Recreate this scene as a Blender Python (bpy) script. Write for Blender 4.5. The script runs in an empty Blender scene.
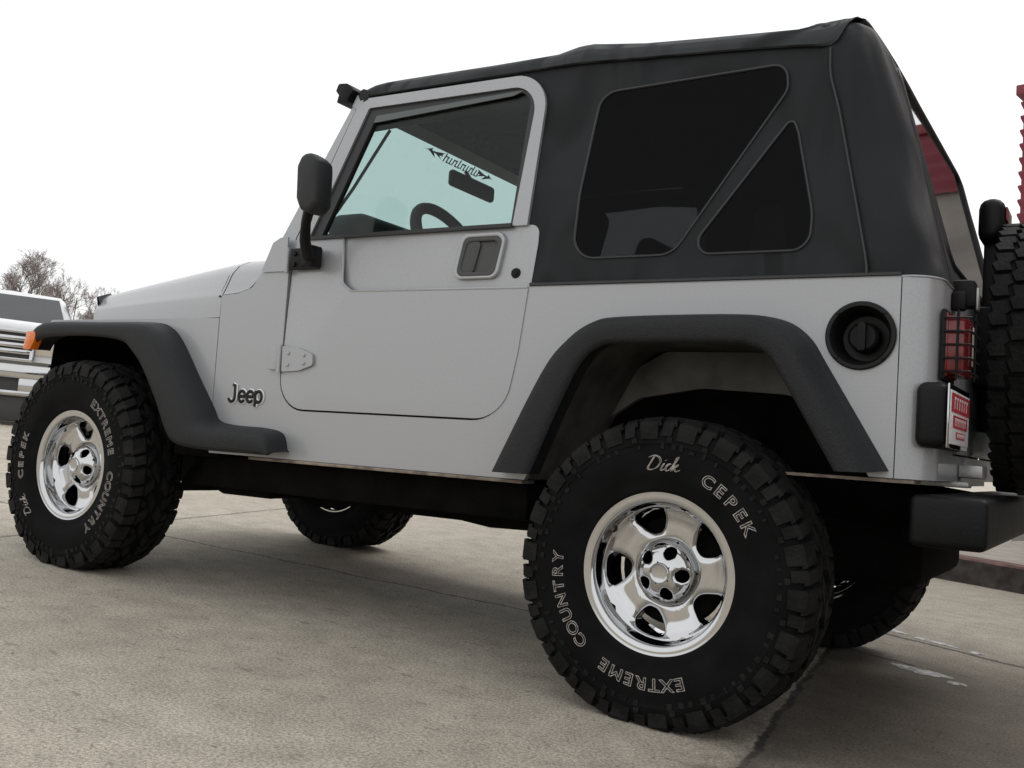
import bpy, bmesh, math, random
from mathutils import Vector, Matrix
R = math.radians
sc = bpy.context.scene
col = sc.collection
random.seed(7)

# ------------------------------------------------------------------ camera
CAM = Vector((0.99678, -2.49738, 0.72448))
YAW, PITCH, ROLL, FPX = 0.55198, 0.03362, 0.10726, 1018.18
fw = Vector((-math.sin(YAW)*math.cos(PITCH), math.cos(YAW)*math.cos(PITCH), math.sin(PITCH)))
rt = fw.cross(Vector((0, 0, 1))).normalized()
up = rt.cross(fw)
rt, up = math.cos(ROLL)*rt + math.sin(ROLL)*up, -math.sin(ROLL)*rt + math.cos(ROLL)*up
cd = bpy.data.cameras.new("camera"); cam = bpy.data.objects.new("camera", cd); col.objects.link(cam)
cam.matrix_world = Matrix(((rt.x, up.x, -fw.x, CAM.x), (rt.y, up.y, -fw.y, CAM.y), (rt.z, up.z, -fw.z, CAM.z), (0, 0, 0, 1)))
cd.sensor_width = 36; cd.lens = FPX/1024*36; cd.clip_start = 0.05; cd.clip_end = 3000
sc.camera = cam

# ------------------------------------------------------------------ sky and sun (overcast)
SUN_EL, SUN_AZ = 52, 140          # soft sun high behind the far side of the car
world = bpy.data.worlds.new("World"); sc.world = world; world.use_nodes = True
nt = world.node_tree; nt.nodes.clear()
N = nt.nodes.new; Lk = nt.links.new
wo = N('ShaderNodeOutputWorld'); bg = N('ShaderNodeBackground'); bg.inputs['Strength'].default_value = 0.14
sky = N('ShaderNodeTexSky'); sky.sky_type = 'NISHITA'; sky.sun_disc = False
sky.sun_elevation = R(SUN_EL); sky.sun_rotation = R(SUN_AZ); sky.dust_density = 4.0; sky.air_density = 1.0
hs = N('ShaderNodeHueSaturation'); hs.inputs['Saturation'].default_value = 0.06
mx = N('ShaderNodeMix'); mx.data_type = 'RGBA'; mx.inputs[0].default_value = 0.75
mx.inputs[7].default_value = (8.2, 8.25, 8.35, 1)      # even cloud deck
Lk(sky.outputs[0], hs.inputs['Color']); Lk(hs.outputs[0], mx.inputs[6]); Lk(mx.outputs[2], bg.inputs[0]); Lk(bg.outputs[0], wo.inputs[0])
sl = bpy.data.lights.new("sun", 'SUN'); sl.energy = 0.8; sl.angle = R(25); sl.color = (1, .97, .93)
so = bpy.data.objects.new("sun", sl); col.objects.link(so)
az = R(28); el = R(SUN_EL)        # direction the light comes from (world +y side, slightly behind the car)
dv = Vector((math.sin(az)*math.cos(el), math.cos(az)*math.cos(el), math.sin(el)))
so.rotation_euler = dv.to_track_quat('Z', 'Y').to_euler(); so.location = (0, 0, 20)
sky.sun_rotation = math.atan2(dv.x, dv.y)
vs = sc.view_settings; vs.view_transform = 'Standard'; vs.look = 'None'; vs.gamma = 1; vs.use_curve_mapping = False
vs.exposure = 0.12
sc.render.engine = 'CYCLES'
sc.cycles.transparent_max_bounces = 16

# ------------------------------------------------------------------ materials
def mat(name, c, rough=.6, metal=0., var=.0, vscale=8., bump=0., bscale=60., coat=0., c2=None, spec=.5, detail=4, wr=0., wrs=3.):
    m = bpy.data.materials.new(name); m.use_nodes = True
    t = m.node_tree; b = t.nodes['Principled BSDF']
    b.inputs['Base Color'].default_value = (*c, 1); b.inputs['Roughness'].default_value = rough
    b.inputs['Metallic'].default_value = metal; b.inputs['Coat Weight'].default_value = coat
    b.inputs['Specular IOR Level'].default_value = spec
    tc = t.nodes.new('ShaderNodeTexCoord')
    if var or c2:
        n = t.nodes.new('ShaderNodeTexNoise'); n.inputs['Scale'].default_value = vscale; n.inputs['Detail'].default_value = detail
        t.links.new(tc.outputs['Object'], n.inputs['Vector'])
        r = t.nodes.new('ShaderNodeValToRGB'); t.links.new(n.outputs['Fac'], r.inputs[0])
        a = tuple(x*(1-var) for x in c); d = c2 or tuple(min(1, x*(1+var)) for x in c)
        r.color_ramp.elements[0].position = .35; r.color_ramp.elements[1].position = .65
        r.color_ramp.elements[0].color = (*a, 1); r.color_ramp.elements[1].color = (*d, 1)
        t.links.new(r.outputs[0], b.inputs['Base Color'])
        rr = t.nodes.new('ShaderNodeMapRange'); rr.inputs[3].default_value = max(0, rough-.06); rr.inputs[4].default_value = min(1, rough+.06)
        t.links.new(n.outputs['Fac'], rr.inputs[0]); t.links.new(rr.outputs[0], b.inputs['Roughness'])
    if bump:
        n2 = t.nodes.new('ShaderNodeTexNoise'); n2.inputs['Scale'].default_value = bscale; n2.inputs['Detail'].default_value = 6
        t.links.new(tc.outputs['Object'], n2.inputs['Vector'])
        bp = t.nodes.new('ShaderNodeBump'); bp.inputs['Strength'].default_value = bump; bp.inputs['Distance'].default_value = .01
        t.links.new(n2.outputs['Fac'], bp.inputs['Height']); t.links.new(bp.outputs[0], b.inputs['Normal'])
        if wr:      # soft folds
            mpn = t.nodes.new('ShaderNodeMapping'); mpn.inputs['Scale'].default_value = (1, 1, .45); mpn.inputs['Rotation'].default_value = (0, .5, 0)
            n3 = t.nodes.new('ShaderNodeTexNoise'); n3.inputs['Scale'].default_value = wrs; n3.inputs['Detail'].default_value = 2; n3.inputs['Distortion'].default_value = .6
            t.links.new(tc.outputs['Object'], mpn.inputs[0]); t.links.new(mpn.outputs[0], n3.inputs['Vector'])
            b2 = t.nodes.new('ShaderNodeBump'); b2.inputs['Strength'].default_value = wr; b2.inputs['Distance'].default_value = .16
            t.links.new(n3.outputs['Fac'], b2.inputs['Height']); t.links.new(b2.outputs[0], bp.inputs['Normal'])
    return m
def glass(name, tint, refl=.5, rough=.01):
    m = bpy.data.materials.new(name); m.use_nodes = True; t = m.node_tree; t.nodes.clear()
    o = t.nodes.new('ShaderNodeOutputMaterial'); mxs = t.nodes.new('ShaderNodeMixShader')
    tr = t.nodes.new('ShaderNodeBsdfTransparent'); tr.inputs[0].default_value = (*tint, 1)
    gl = t.nodes.new('ShaderNodeBsdfGlossy'); gl.inputs['Roughness'].default_value = rough
    gl.inputs[0].default_value = (refl, refl, refl, 1)
    lw = t.nodes.new('ShaderNodeLayerWeight'); lw.inputs['Blend'].default_value = .5
    pw = t.nodes.new('ShaderNodeMath'); pw.operation = 'POWER'; pw.inputs[1].default_value = 5; t.links.new(lw.outputs['Facing'], pw.inputs[0])
    ma = t.nodes.new('ShaderNodeMath'); ma.operation = 'MULTIPLY_ADD'; ma.inputs[1].default_value = .95; ma.inputs[2].default_value = .045; t.links.new(pw.outputs[0], ma.inputs[0])
    t.links.new(ma.outputs[0], mxs.inputs[0]); t.links.new(tr.outputs[0], mxs.inputs[1]); t.links.new(gl.outputs[0], mxs.inputs[2])
    t.links.new(mxs.outputs[0], o.inputs[0]); return m

M = dict(
    silver=mat('silver_paint', (.378, .384, .396), .40, .30, .065, 300., .03, 700., coat=.5, detail=2),
    seam=mat('panel_gap', (.012, .012, .012), .9),
    trim=mat('grey_plastic', (.0165, .0175, .019), .55, 0, .3, 260., .5, 330., spec=.3),
    black=mat('black_metal', (.0045, .0045, .005), .5, 0, .3, 12., .1, 120., spec=.22),
    filler=mat('filler_black', (.004, .004, .004), .45, spec=.3),
    dark=mat('underbody_black', (.0045, .0043, .004), .9, 0, .4, 9., .3, 40., spec=.08),
    fabric=mat('black_canvas', (.0145, .0158, .0175), .60, 0, .12, 6., .10, 420., spec=.22, wr=1., wrs=3.2),
    roof=mat('black_canvas_roof', (.022, .024, .026), .58, 0, .14, 5., .12, 380., spec=.3, wr=1., wrs=4.),
    welt=mat('canvas_welt', (.02, .021, .022), .4),
    rubber=mat('tyre_rubber', (.006, .006, .0062), .8, 0, .35, 9., .08, 120., spec=.10),
    lug=mat('tread_rubber', (.0085, .0084, .0082), .7, 0, .5, 18., .4, 90., spec=.18),
    chrome=mat('chrome', (.57, .575, .58), .05, 1., .03, 5.),
    letter=mat('tyre_letter', (.34, .31, .28), .8, 0, .45, 70.),
    seal=mat('window_seal', (.02, .022, .022), .5),
    weather=mat('weatherstrip', (.10, .115, .115), .4),
    interior=mat('interior_trim', (.02, .02, .02), .75, 0, .2, 12.),
    dash=mat('dashboard_vinyl', (.035, .042, .042), .7, 0, .15, 20.),
    seat=mat('seat_cloth', (.045, .042, .04), .9, 0, .2, 40.),
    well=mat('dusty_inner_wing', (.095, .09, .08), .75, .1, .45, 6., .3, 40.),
    tubgrey=mat('dirty_inner_panel', (.17, .165, .15), .7, .2, .4, 7., .2, 50.),
    tan=mat('road_film', (.22, .18, .14), .9, 0, .4, 20.),
    red=mat('red_lens', (.17, .007, .010), .25, 0, .3, 60., coat=.25),
    lensw=mat('clear_lens', (.55, .5, .42), .15, coat=.5),
    orange=mat('amber_lens', (.75, .17, .015), .2, 0, .15, 90., coat=.6),
    mirrorblack=mat('mirror_plastic', (.018, .019, .02), .55, 0, .1, 20., .1, 300., spec=.4),
    steel=mat('galvanised_bolt', (.40, .40, .39), .45, .7, .2, 30.),
    white=mat('white_paint', (.72, .73, .74), .3, 0, .03, 2., coat=.4),
    plate=mat('plate_white', (.72, .70, .70), .4, 0, .1, 60.),
    plred=mat('plate_red', (.45, .035, .05), .4, 0, .15, 90.),
    grey=mat('dark_grey_plastic', (.05, .05, .05), .5),
    clear=glass('side_glass', (.86, .90, .88), .35),
    shield=glass('windshield_glass', (.73, .828, .825), .7),
    vinyl=glass('tinted_vinyl', (.17, .17, .175), .16, .02),
    rearv=glass('rear_tinted_vinyl', (.035, .033, .03), .9, .03),
    truckglass=mat('dark_car_glass', (.035, .04, .042), .08, 0, .1, 3., coat=.3),
    mirror=mat('mirror_glass', (.6, .62, .62), .03, 1.),
    bark=mat('bare_bark', (.23, .195, .18), .9, 0, .2, 2.),
    redwall=mat('red_metal_cladding', (.20, .028, .045), .45, .1, .15, 2.5),
    stone=mat('grey_block_wall', (.30, .28, .26), .85, 0, .2, 3., .3, 30.),
    kerbface=mat('dirty_kerb', (.045, .038, .034), .9, 0, .5, 14., .4, 40.),
    kerbred=mat('worn_red_paint', (.15, .078, .068), .8, 0, .4, 12., .2, 50.),
    walk=mat('sidewalk_concrete', (.40, .36, .31), .9, 0, .12, 6., .2, 50.),
    snow=mat('old_snow', (.44, .44, .435), .7, 0, .4, 45., .5, 60.),
)

# ------------------------------------------------------------------ mesh helpers
BW = 1.52                    # body width; y = 0 is the left side panel
AR = 0.048567                # rake of the body over the axles
class MB:
    def __init__(s): s.bm = bmesh.new()
    def verts(s, pts): return [s.bm.verts.new(p) for p in pts]
    def face(s, vs):
        try: return s.bm.faces.new(vs)
        except ValueError: return None
    def box(s, lo, hi, bev=.0, seg=2, rot=None, top=None):
        t = bmesh.new(); r = bmesh.ops.create_cube(t, size=1)
        for v in t.verts:
            v.co = Vector((lo[i] + (v.co[i]+.5)*(hi[i]-lo[i]) for i in range(3)))
        if top:      # taper the top face (dx, dy)
            c = [(lo[i]+hi[i])/2 for i in range(3)]
            for v in t.verts:
                if v.co.z > c[2]:
                    v.co.x = c[0]+(v.co.x-c[0])*top[0]; v.co.y = c[1]+(v.co.y-c[1])*top[1]
        if bev: bmesh.ops.bevel(t, geom=t.edges[:], offset=bev, segments=seg, affect='EDGES', profile=.5, clamp_overlap=True)
        if rot is not None: t.transform(rot)
        return s.merge(t)
    def merge(s, t):
        me = bpy.data.meshes.new('tmp'); t.to_mesh(me); t.free(); s.bm.from_mesh(me); bpy.data.meshes.remove(me); return s
    def plate(s, outer, holes=(), y0=0., y1=.02, bev=0., f=None):
        """flat panel in the x-z plane, thickness y0..y1; f maps (x, z, y) to a point"""
        f = f or (lambda x, z, y: (x, y, z))
        t = bmesh.new(); loops = []
        for y in (y0, y1):
            es = []; ls = []
            for lp in [outer, *holes]:
                vs = [t.verts.new((x, y, z)) for x, z in lp]
                ls.append(vs); es += [t.edges.new((vs[i], vs[(i+1) % len(vs)])) for i in range(len(vs))]
            loops.append(ls)
            bmesh.ops.triangle_fill(t, use_beauty=True, use_dissolve=False, edges=es)
        for a, b in zip(*loops):
            n = len(a)
            for i in range(n): t.faces.new((a[i], a[(i+1) % n], b[(i+1) % n], b[i]))
        bmesh.ops.recalc_face_normals(t, faces=t.faces[:])
        if bev:
            es = [e for e in t.edges if len(e.link_faces) == 2 and e.calc_face_angle(0) > .6 and
                  abs(e.verts[0].co.y-y0) < 1e-6 and abs(e.verts[1].co.y-y0) < 1e-6]
            bmesh.ops.bevel(t, geom=es, offset=bev, segments=2, affect='EDGES', profile=.5, clamp_overlap=True)
        for v in t.verts: v.co = Vector(f(v.co.x, v.co.z, v.co.y))
        return s.merge(t)
    def tube(s, pts, r, n=10, closed=False, cap=True):
        pts = [Vector(p) for p in pts]; k = len(pts); rr = r if isinstance(r, (list, tuple)) else [r]*k
        rings = []; ref = None
        for i in range(k):
            a = pts[i-1] if (i or closed) else pts[i]; b = pts[(i+1) % k] if (i < k-1 or closed) else pts[i]
            d = (b-a).normalized()
            if ref is None or abs(ref.dot(d)) > .98:
                ref = Vector((0, 0, 1)) if abs(d.z) < .9 else Vector((1, 0, 0))
            x = (ref - d*ref.dot(d)).normalized(); ref = x; y = d.cross(x)
            rings.append(s.verts([pts[i]+rr[i]*(math.cos(2*math.pi*j/n)*x+math.sin(2*math.pi*j/n)*y) for j in range(n)]))
        for i in range(k if closed else k-1):
            A, B = rings[i], rings[(i+1) % k]
            for j in range(n): s.face((A[j], A[(j+1) % n], B[(j+1) % n], B[j]))
        if cap and not closed: s.face(rings[0][::-1]); s.face(rings[-1])
        return s
    def grid(s, rows, closed=False):
        R_ = [s.verts(r) for r in rows]
        for A, B in zip(R_, R_[1:]):
            n = len(A)
            for j in range(n if closed else n-1): s.face((A[j], A[(j+1) % n], B[(j+1) % n], B[j]))
        return R_
    def lathe(s, prof, n=64, c=(0, 0, 0)):
        """profile of (radius, y) turned about the y axis through c"""
        rows = [[(c[0]+r*math.cos(2*math.pi*j/n), c[1]+y, c[2]+r*math.sin(2*math.pi*j/n)) for j in range(n)] for r, y in prof]
        return s.grid(rows, True)
    def build(s, name, m, parent=None, angle=38, mirror=False, local=False, recalc=True):
        if recalc: bmesh.ops.recalc_face_normals(s.bm, faces=s.bm.faces[:])
        if mirror:
            for v in s.bm.verts: v.co.y = BW - v.co.y
            bmesh.ops.reverse_faces(s.bm, faces=s.bm.faces[:])
        me = bpy.data.meshes.new(name); s.bm.to_mesh(me); s.bm.free()
        for p in me.polygons: p.use_smooth = True
        me.set_sharp_from_angle(angle=R(angle))
        for mm in (m if isinstance(m, (list, tuple)) else [m]): me.materials.append(mm)
        o = bpy.data.objects.new(name, me); col.objects.link(o)
        if m == M.get('silver'):
            w = o.modifiers.new('even_normals', 'WEIGHTED_NORMAL'); w.keep_sharp = True; w.weight = 80
        if parent is not None: attach(o, parent)
        return o
def attach(o, parent):
    o.parent = parent
    if parent.name.startswith('off_road_vehicle'): o.matrix_parent_inverse = PINV
def empty(name, loc=(0, 0, 0), rot=(0, 0, 0)):
    o = bpy.data.objects.new(name, None); col.objects.link(o); o.location = loc; o.rotation_euler = rot; o.empty_display_size = .2; return o
def tag(o, label=None, cat=None, group=None, kind=None):
    for k, v in (('label', label), ('category', cat), ('group', group), ('kind', kind)):
        if v: o[k] = v
    return o
def rpoly(pts, seg=6):
    """polygon with rounded corners: points (x, z) or (x, z, radius)"""
    out = []; n = len(pts)
    for i in range(n):
        p = Vector(pts[i][:2]); r = pts[i][2] if len(pts[i]) > 2 else 0
        if r <= 0: out.append(tuple(p)); continue
        a = Vector(pts[i-1][:2])-p; b = Vector(pts[(i+1) % n][:2])-p
        la, lb = a.length, b.length; a.normalize(); b.normalize()
        ang = a.angle(b); d = min(r/math.tan(ang/2), la*.49, lb*.49); r = d*math.tan(ang/2)
        c = p + (a+b).normalized()*(r/math.sin(ang/2))
        s0 = p+a*d-c; s1 = p+b*d-c; tot = s0.angle_signed(s1)
        for k in range(seg+1):
            q = s0.copy(); q.rotate(Matrix.Rotation(-tot*k/seg, 2)); out.append(tuple(c+q))
    return out
def spline(P, n):
    """Catmull-Rom through P, n samples per span"""
    P = [Vector(p) for p in P]; out = []
    for i in range(len(P)-1):
        a = P[max(i-1, 0)]; b = P[i]; c = P[i+1]; d = P[min(i+2, len(P)-1)]
        for k in range(n):
            t = k/n
            out.append(.5*((2*b)+(c-a)*t+(2*a-5*b+4*c-d)*t*t+(3*b-a-3*c+d)*t**3))
    out.append(P[-1]); return out
WB_, KT = 1.133, .10
def lean(x, z, y): return (x, y+KT*max(0., z-WB_), z)       # cab sides lean in above the belt line
def ellipse(cx, cz, rx, rz, n=40): return [(cx+rx*math.cos(2*math.pi*i/n), cz+rz*math.sin(2*math.pi*i/n)) for i in range(n)]
def text_obj(s, size, bold=0., fill=True, ext=.001, shear=0., bevel=0.):
    cu = bpy.data.curves.new('glyph', 'FONT'); cu.body = s; cu.size = size; cu.align_x = 'CENTER'; cu.align_y = 'CENTER'
    cu.fill_mode = 'BOTH' if fill else 'NONE'; cu.extrude = ext; cu.offset = bold; cu.shear = shear; cu.bevel_depth = bevel; cu.bevel_resolution = 1
    o = bpy.data.objects.new('glyph', cu); col.objects.link(o)
    dg = bpy.context.evaluated_depsgraph_get(); me = bpy.data.meshes.new_from_object(o.evaluated_get(dg))
    bpy.data.objects.remove(o); bpy.data.curves.remove(cu); return me

# ------------------------------------------------------------------ ground
def ground():
    m = MB(); m.grid([[(x, y, 0) for x in (-900, -60, -12, -6, -3, 0, 3, 8, 60, 900)] for y in (-900, -60, -8, -3, 0, 2, 4, 8, 60, 900)])
    g = m.build('concrete_lot', None); g.data.materials.clear()
    mt = bpy.data.materials.new('weathered_concrete'); mt.use_nodes = True; t = mt.node_tree; b = t.nodes['Principled BSDF']
    n = lambda k: t.nodes.new(k); L = t.links.new
    tc = n('ShaderNodeTexCoord')
    def noise(scale, det=6, rough=.6, vec=None, dist=0.):
        q = n('ShaderNodeTexNoise'); q.inputs['Scale'].default_value = scale; q.inputs['Detail'].default_value = det
        q.inputs['Roughness'].default_value = rough; q.inputs['Distortion'].default_value = dist
        L(vec or tc.outputs['Object'], q.inputs['Vector']); return q.outputs['Fac']
    def ramp(f, p0, p1, c0, c1):
        q = n('ShaderNodeValToRGB'); e = q.color_ramp.elements; e[0].position = p0; e[1].position = p1
        e[0].color = (*c0, 1) if not isinstance(c0, float) else (c0, c0, c0, 1); e[1].color = (*c1, 1) if not isinstance(c1, float) else (c1, c1, c1, 1)
        L(f, q.inputs[0]); return q.outputs[0]
    def mix(a, bb, f, mode='MIX'):
        q = n('ShaderNodeMix'); q.data_type = 'RGBA'; q.blend_type = mode
        if isinstance(f, float): q.inputs[0].default_value = f
        else: L(f, q.inputs[0])
        for i, v in ((6, a), (7, bb)):
            if isinstance(v, tuple): q.inputs[i].default_value = (*v, 1)
            else: L(v, q.inputs[i])
        return q.outputs[2]
    def math_(op, a, bb=None, c=None):
        q = n('ShaderNodeMath'); q.operation = op
        for i, v in enumerate((a, bb, c)):
            if v is None: continue
            if isinstance(v, (int, float)): q.inputs[i].default_value = v
            else: L(v, q.inputs[i])
        return q.outputs[0]
    base = ramp(noise(.9, 5), .3, .7, (.440, .392, .318), (.525, .475, .392))
    mott = ramp(noise(7, 8, .7), .30, .72, .74, 1.12)
    col_ = mix(base, mott, 1.0, 'MULTIPLY')
    speck = ramp(noise(120, 4, .85), .44, .56, .52, 1.32)
    col_ = mix(col_, speck, .75, 'MULTIPLY')
    grit = ramp(noise(420, 2, .6), .36, .62, .72, 1.12)
    col_ = mix(col_, grit, .7, 'MULTIPLY')
    # dark flecks and stains lying along the drive direction
    mp = n('ShaderNodeMapping'); mp.inputs['Scale'].default_value = (6, 15, 1); mp.inputs['Rotation'].default_value = (0, 0, .25); L(tc.outputs['Object'], mp.inputs[0])
    fl = ramp(noise(1.6, 5, .6, mp.outputs[0]),   .625, .66, .0, 1.0)
    col_ = mix(col_, (.115, .088, .068), math_('MULTIPLY', fl, .42))
    fl2 = ramp(noise(34, 3, .55), .655, .69, .0, 1.0)
    col_ = mix(col_, (.09, .07, .055), math_('MULTIPLY', fl2, .45))
    st = ramp(noise(1.7, 7, .65, None, .6), .60, .74, .0, .45)
    col_ = mix(col_, (.14, .115, .09), st)
    # slab joints: distance to wavering lines
    sp = n('ShaderNodeSeparateXYZ'); L(tc.outputs['Object'], sp.inputs[0])
    wob = math_('MULTIPLY', math_('SUBTRACT', noise(5, 6, .65), .5), .16)
    wob2 = math_('MULTIPLY', math_('SUBTRACT', noise(40, 3, .6), .5), .035)
    wob = math_('ADD', wob, wob2)
    def line(p, q, w, amp=1., lim=None):
        d = Vector((q[0]-p[0], q[1]-p[1])).normalized(); nx, ny = -d.y, d.x
        e = math_('ADD', math_('MULTIPLY', sp.outputs[0], nx), math_('MULTIPLY', sp.outputs[1], ny))
        e = math_('ADD', e, -(p[0]*nx+p[1]*ny)); e = math_('ADD', e, math_('MULTIPLY', wob, amp)); e = math_('ABSOLUTE', e)
        f = n('ShaderNodeMapRange'); f.interpolation_type = 'SMOOTHSTEP'; f.inputs[1].default_value = w*.35; f.inputs[2].default_value = w; f.inputs[3].default_value = 1; f.inputs[4].default_value = 0
        L(e, f.inputs[0]); f = f.outputs[0]
        if lim:
            s = math_('ADD', math_('ADD', math_('MULTIPLY', sp.outputs[0], d.x), math_('MULTIPLY', sp.outputs[1], d.y)), -(p[0]*d.x+p[1]*d.y))
            f = math_('MULTIPLY', f, math_('MULTIPLY', math_('GREATER_THAN', s, lim[0]), math_('LESS_THAN', s, lim[1])))
        return f
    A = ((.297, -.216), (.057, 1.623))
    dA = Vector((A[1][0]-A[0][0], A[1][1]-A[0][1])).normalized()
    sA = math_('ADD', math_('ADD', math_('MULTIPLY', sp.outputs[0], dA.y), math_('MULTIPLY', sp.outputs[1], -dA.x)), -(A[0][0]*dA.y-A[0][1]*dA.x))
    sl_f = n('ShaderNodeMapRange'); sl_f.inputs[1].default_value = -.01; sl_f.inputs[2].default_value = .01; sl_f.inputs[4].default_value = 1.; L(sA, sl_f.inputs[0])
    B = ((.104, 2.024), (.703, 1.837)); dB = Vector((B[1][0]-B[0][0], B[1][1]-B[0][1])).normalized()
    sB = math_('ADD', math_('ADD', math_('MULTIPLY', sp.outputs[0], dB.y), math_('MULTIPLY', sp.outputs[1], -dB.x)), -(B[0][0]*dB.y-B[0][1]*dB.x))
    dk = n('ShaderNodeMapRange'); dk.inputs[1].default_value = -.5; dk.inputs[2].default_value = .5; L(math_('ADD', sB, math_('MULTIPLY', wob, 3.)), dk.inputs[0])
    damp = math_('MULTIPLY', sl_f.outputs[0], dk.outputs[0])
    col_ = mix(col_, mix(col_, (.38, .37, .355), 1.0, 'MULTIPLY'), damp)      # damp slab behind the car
    j = math_('MULTIPLY', line(*A, .015, .35), ramp(noise(14, 4), .32, .5, .35, 1.0))
    j = math_('MAXIMUM', j, math_('MULTIPLY', line((.104, 2.024), (.703, 1.837), .022, .5, (-.02, 30)), .85))
    j = math_('MAXIMUM', j, math_('MULTIPLY', line((-1.876, .859), (-1.051, .914), .014, .6, (-6, 2)), .7))
    j = math_('MAXIMUM', j, math_('MULTIPLY', line((-3.473, 1.943), (-3.679, 2.787), .02, .4), .6))
    j = math_('MAXIMUM', j, math_('MULTIPLY', line((.12, 1.5), (.36, 1.42), .018, .7, (0, .28)), .8))
    col_ = mix(col_, (.022, .018, .015), math_('MULTIPLY', j, .92))
    # damp band along the joint beside the rear wheel
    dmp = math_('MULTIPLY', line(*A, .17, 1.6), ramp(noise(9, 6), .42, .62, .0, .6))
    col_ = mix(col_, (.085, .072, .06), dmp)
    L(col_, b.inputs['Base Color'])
    b.inputs['Roughness'].default_value = .88
    bp = n('ShaderNodeBump'); bp.inputs['Strength'].default_value = .5; bp.inputs['Distance'].default_value = .006
    hh = math_('ADD', noise(130, 6, .7), math_('MULTIPLY', j, -2.0)); L(hh, bp.inputs['Height']); L(bp.outputs[0], b.inputs['Normal'])
    g.data.materials.append(mt); tag(g, kind='structure'); return g
ground()

# ------------------------------------------------------------------ the off-road vehicle
def w2b(p): x, y, z = p; return Vector((x*math.cos(AR)+z*math.sin(AR), y, -x*math.sin(AR)+z*math.cos(AR)))
def b2w(p): x, y, z = p; return Vector((x*math.cos(AR)-z*math.sin(AR), y, x*math.sin(AR)+z*math.cos(AR)))
base_w = Vector((-1.19, BW/2, 0)); base_b = w2b(base_w)
PINV = Matrix.Translation(-base_b)
V = empty('off_road_vehicle', base_w, (0, -AR, 0))
tag(V, 'silver lifted two-door off-roader with black soft top and big mud tyres', 'off-roader')

SIDES = (False, True)
# tub and scuttle
tub_pts = rpoly([(-1.722, .577), (-.44, .577), (-.30, .86, .05), (-.225, .985, .08), (.24, .985, .10), (.36, .88, .05), (.50, .655), (.555, .655),
                 (.555, 1.133), (-.470, 1.133), (-.492, .945), (-.529, .738, .13), (-1.412, .738, .11), (-1.411, 1.208), (-1.535, 1.208, .01), (-1.575, 1.155, .04), (-1.64, 1.137, .02), (-1.722, 1.131)], 8)
t = MB()
for mir in SIDES:
    s = MB(); s.plate(tub_pts, [ellipse(.468, .989, .070, .070, 40)], 0, .02, .004)
    # rear corner panel: rounded quarter turning to the tail
    rows = []
    for k in range(9):
        a = math.pi/2*k/8; rows.append([(.5575+.0825*math.sin(a), .0825*(1-math.cos(a)), z) for z in (.655, .80, 1.0, 1.12, 1.133)])
    rows.append([(.64, .30, z) for z in (.655, .80, 1.0, 1.12, 1.133)])
    s.grid(rows)
    if mir:
        for v in s.bm.verts: v.co.y = BW-v.co.y
    t.merge(s.bm)
t.box((.625, .30, .655), (.639, 1.22, .72))                       # sill under the tailgate
t.box((-1.72, .03, .580), (-.45, BW-.03, .60)); t.box((-.45, .37, .64), (.62, BW-.37, .66)); t.box((-.47, .37, .59), (-.45, BW-.37, .66))    # floor
t.box((-1.70, .021, .60), (-1.68, BW-.021, 1.12))                 # firewall
body = t.build('body', M['silver'], V, 30)
# belt lip bright roll along the rear quarter
t = MB(); t.tube([(-.47, .002, 1.131), (.555, .002, 1.131)] + [(.5575+.0825*math.sin(a*math.pi/12), .0825*(1-math.cos(a*math.pi/12)), 1.131) for a in range(1, 7)] + [(.64, BW/2, 1.131)], .003, 8)
t.build('belt_moulding', M['silver'], V)
t = MB(); t.box((-1.52, -.010, .566), (-.44, .06, .5755), .002); t.build('rocker_flange', M['tan'], V)
t = MB(); t.plate(rpoly([(.3, .645), (.50, .645), (.60, .645), (.60, .652), (.3, .652)]), (), .004, .1); t.build('quarter_flange', M['tan'], V)
# inner wheel housings
def sweep_well(path, y0, y1, back, m, name, mir):
    w = MB(); w.grid([[(x, y, z) for x, z in path] for y in (y0, (y0+y1)/2, y1)])
    o = w.build(name, m, V, mirror=mir)
    if back:
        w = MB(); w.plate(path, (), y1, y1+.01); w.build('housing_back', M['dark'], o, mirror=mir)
rear_arch = rpoly([(-.44, .578), (-.30, .86, .05), (-.225, .985, .08), (.24, .985, .10), (.36, .88, .05), (.50, .656)], 8)
front_arch = rpoly([(-2.70, .80), (-2.68, .98, .04), (-2.52, 1.01, .04), (-2.12, 1.01, .1), (-2.0, .94, .05), (-1.86, .72), (-1.80, .60), (-1.80, .56), (-1.90, .43)], 6)
for mir in SIDES:
    sweep_well(rear_arch, .021, .36, True, M['well'], 'rear_wheel_housing', mir)  # dark back plate stands in for the tyre's shade
    w = MB(); w.plate(rpoly([(-.34, .78), (-.26, .93, .05), (-.17, .982, .06), (.20, .982, .08), (.33, .90, .05), (.42, .78), (.33, .815, .10), (.20, .865, .1), (-.05, .875, .2), (-.25, .84, .1)], 8), (), .33, .355, .02); w.build('housing_panel', M['tubgrey'], V, mirror=mir)  # humped lower edge draws where the dark shade plate begins
    sweep_well(front_arch, .021, .40, True, M['dark'], 'front_wheel_housing', mir)
# fenders
fen = rpoly([(-1.7255, .60), (-1.7255, 1.051), (-2.69, 1.051, .02), (-2.70, .985), (-2.52, 1.01, .04), (-2.12, 1.01, .1), (-2.0, .94, .05), (-1.86, .72), (-1.80, .60)], 6)
for mir in SIDES:
    t = MB(); t.plate(fen, (), 0, .018, .004); t.box((-2.69, .018, 1.038), (-1.7255, .32, 1.050), .003); t.build('fender', M['silver'], V, mirror=mir)
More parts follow.
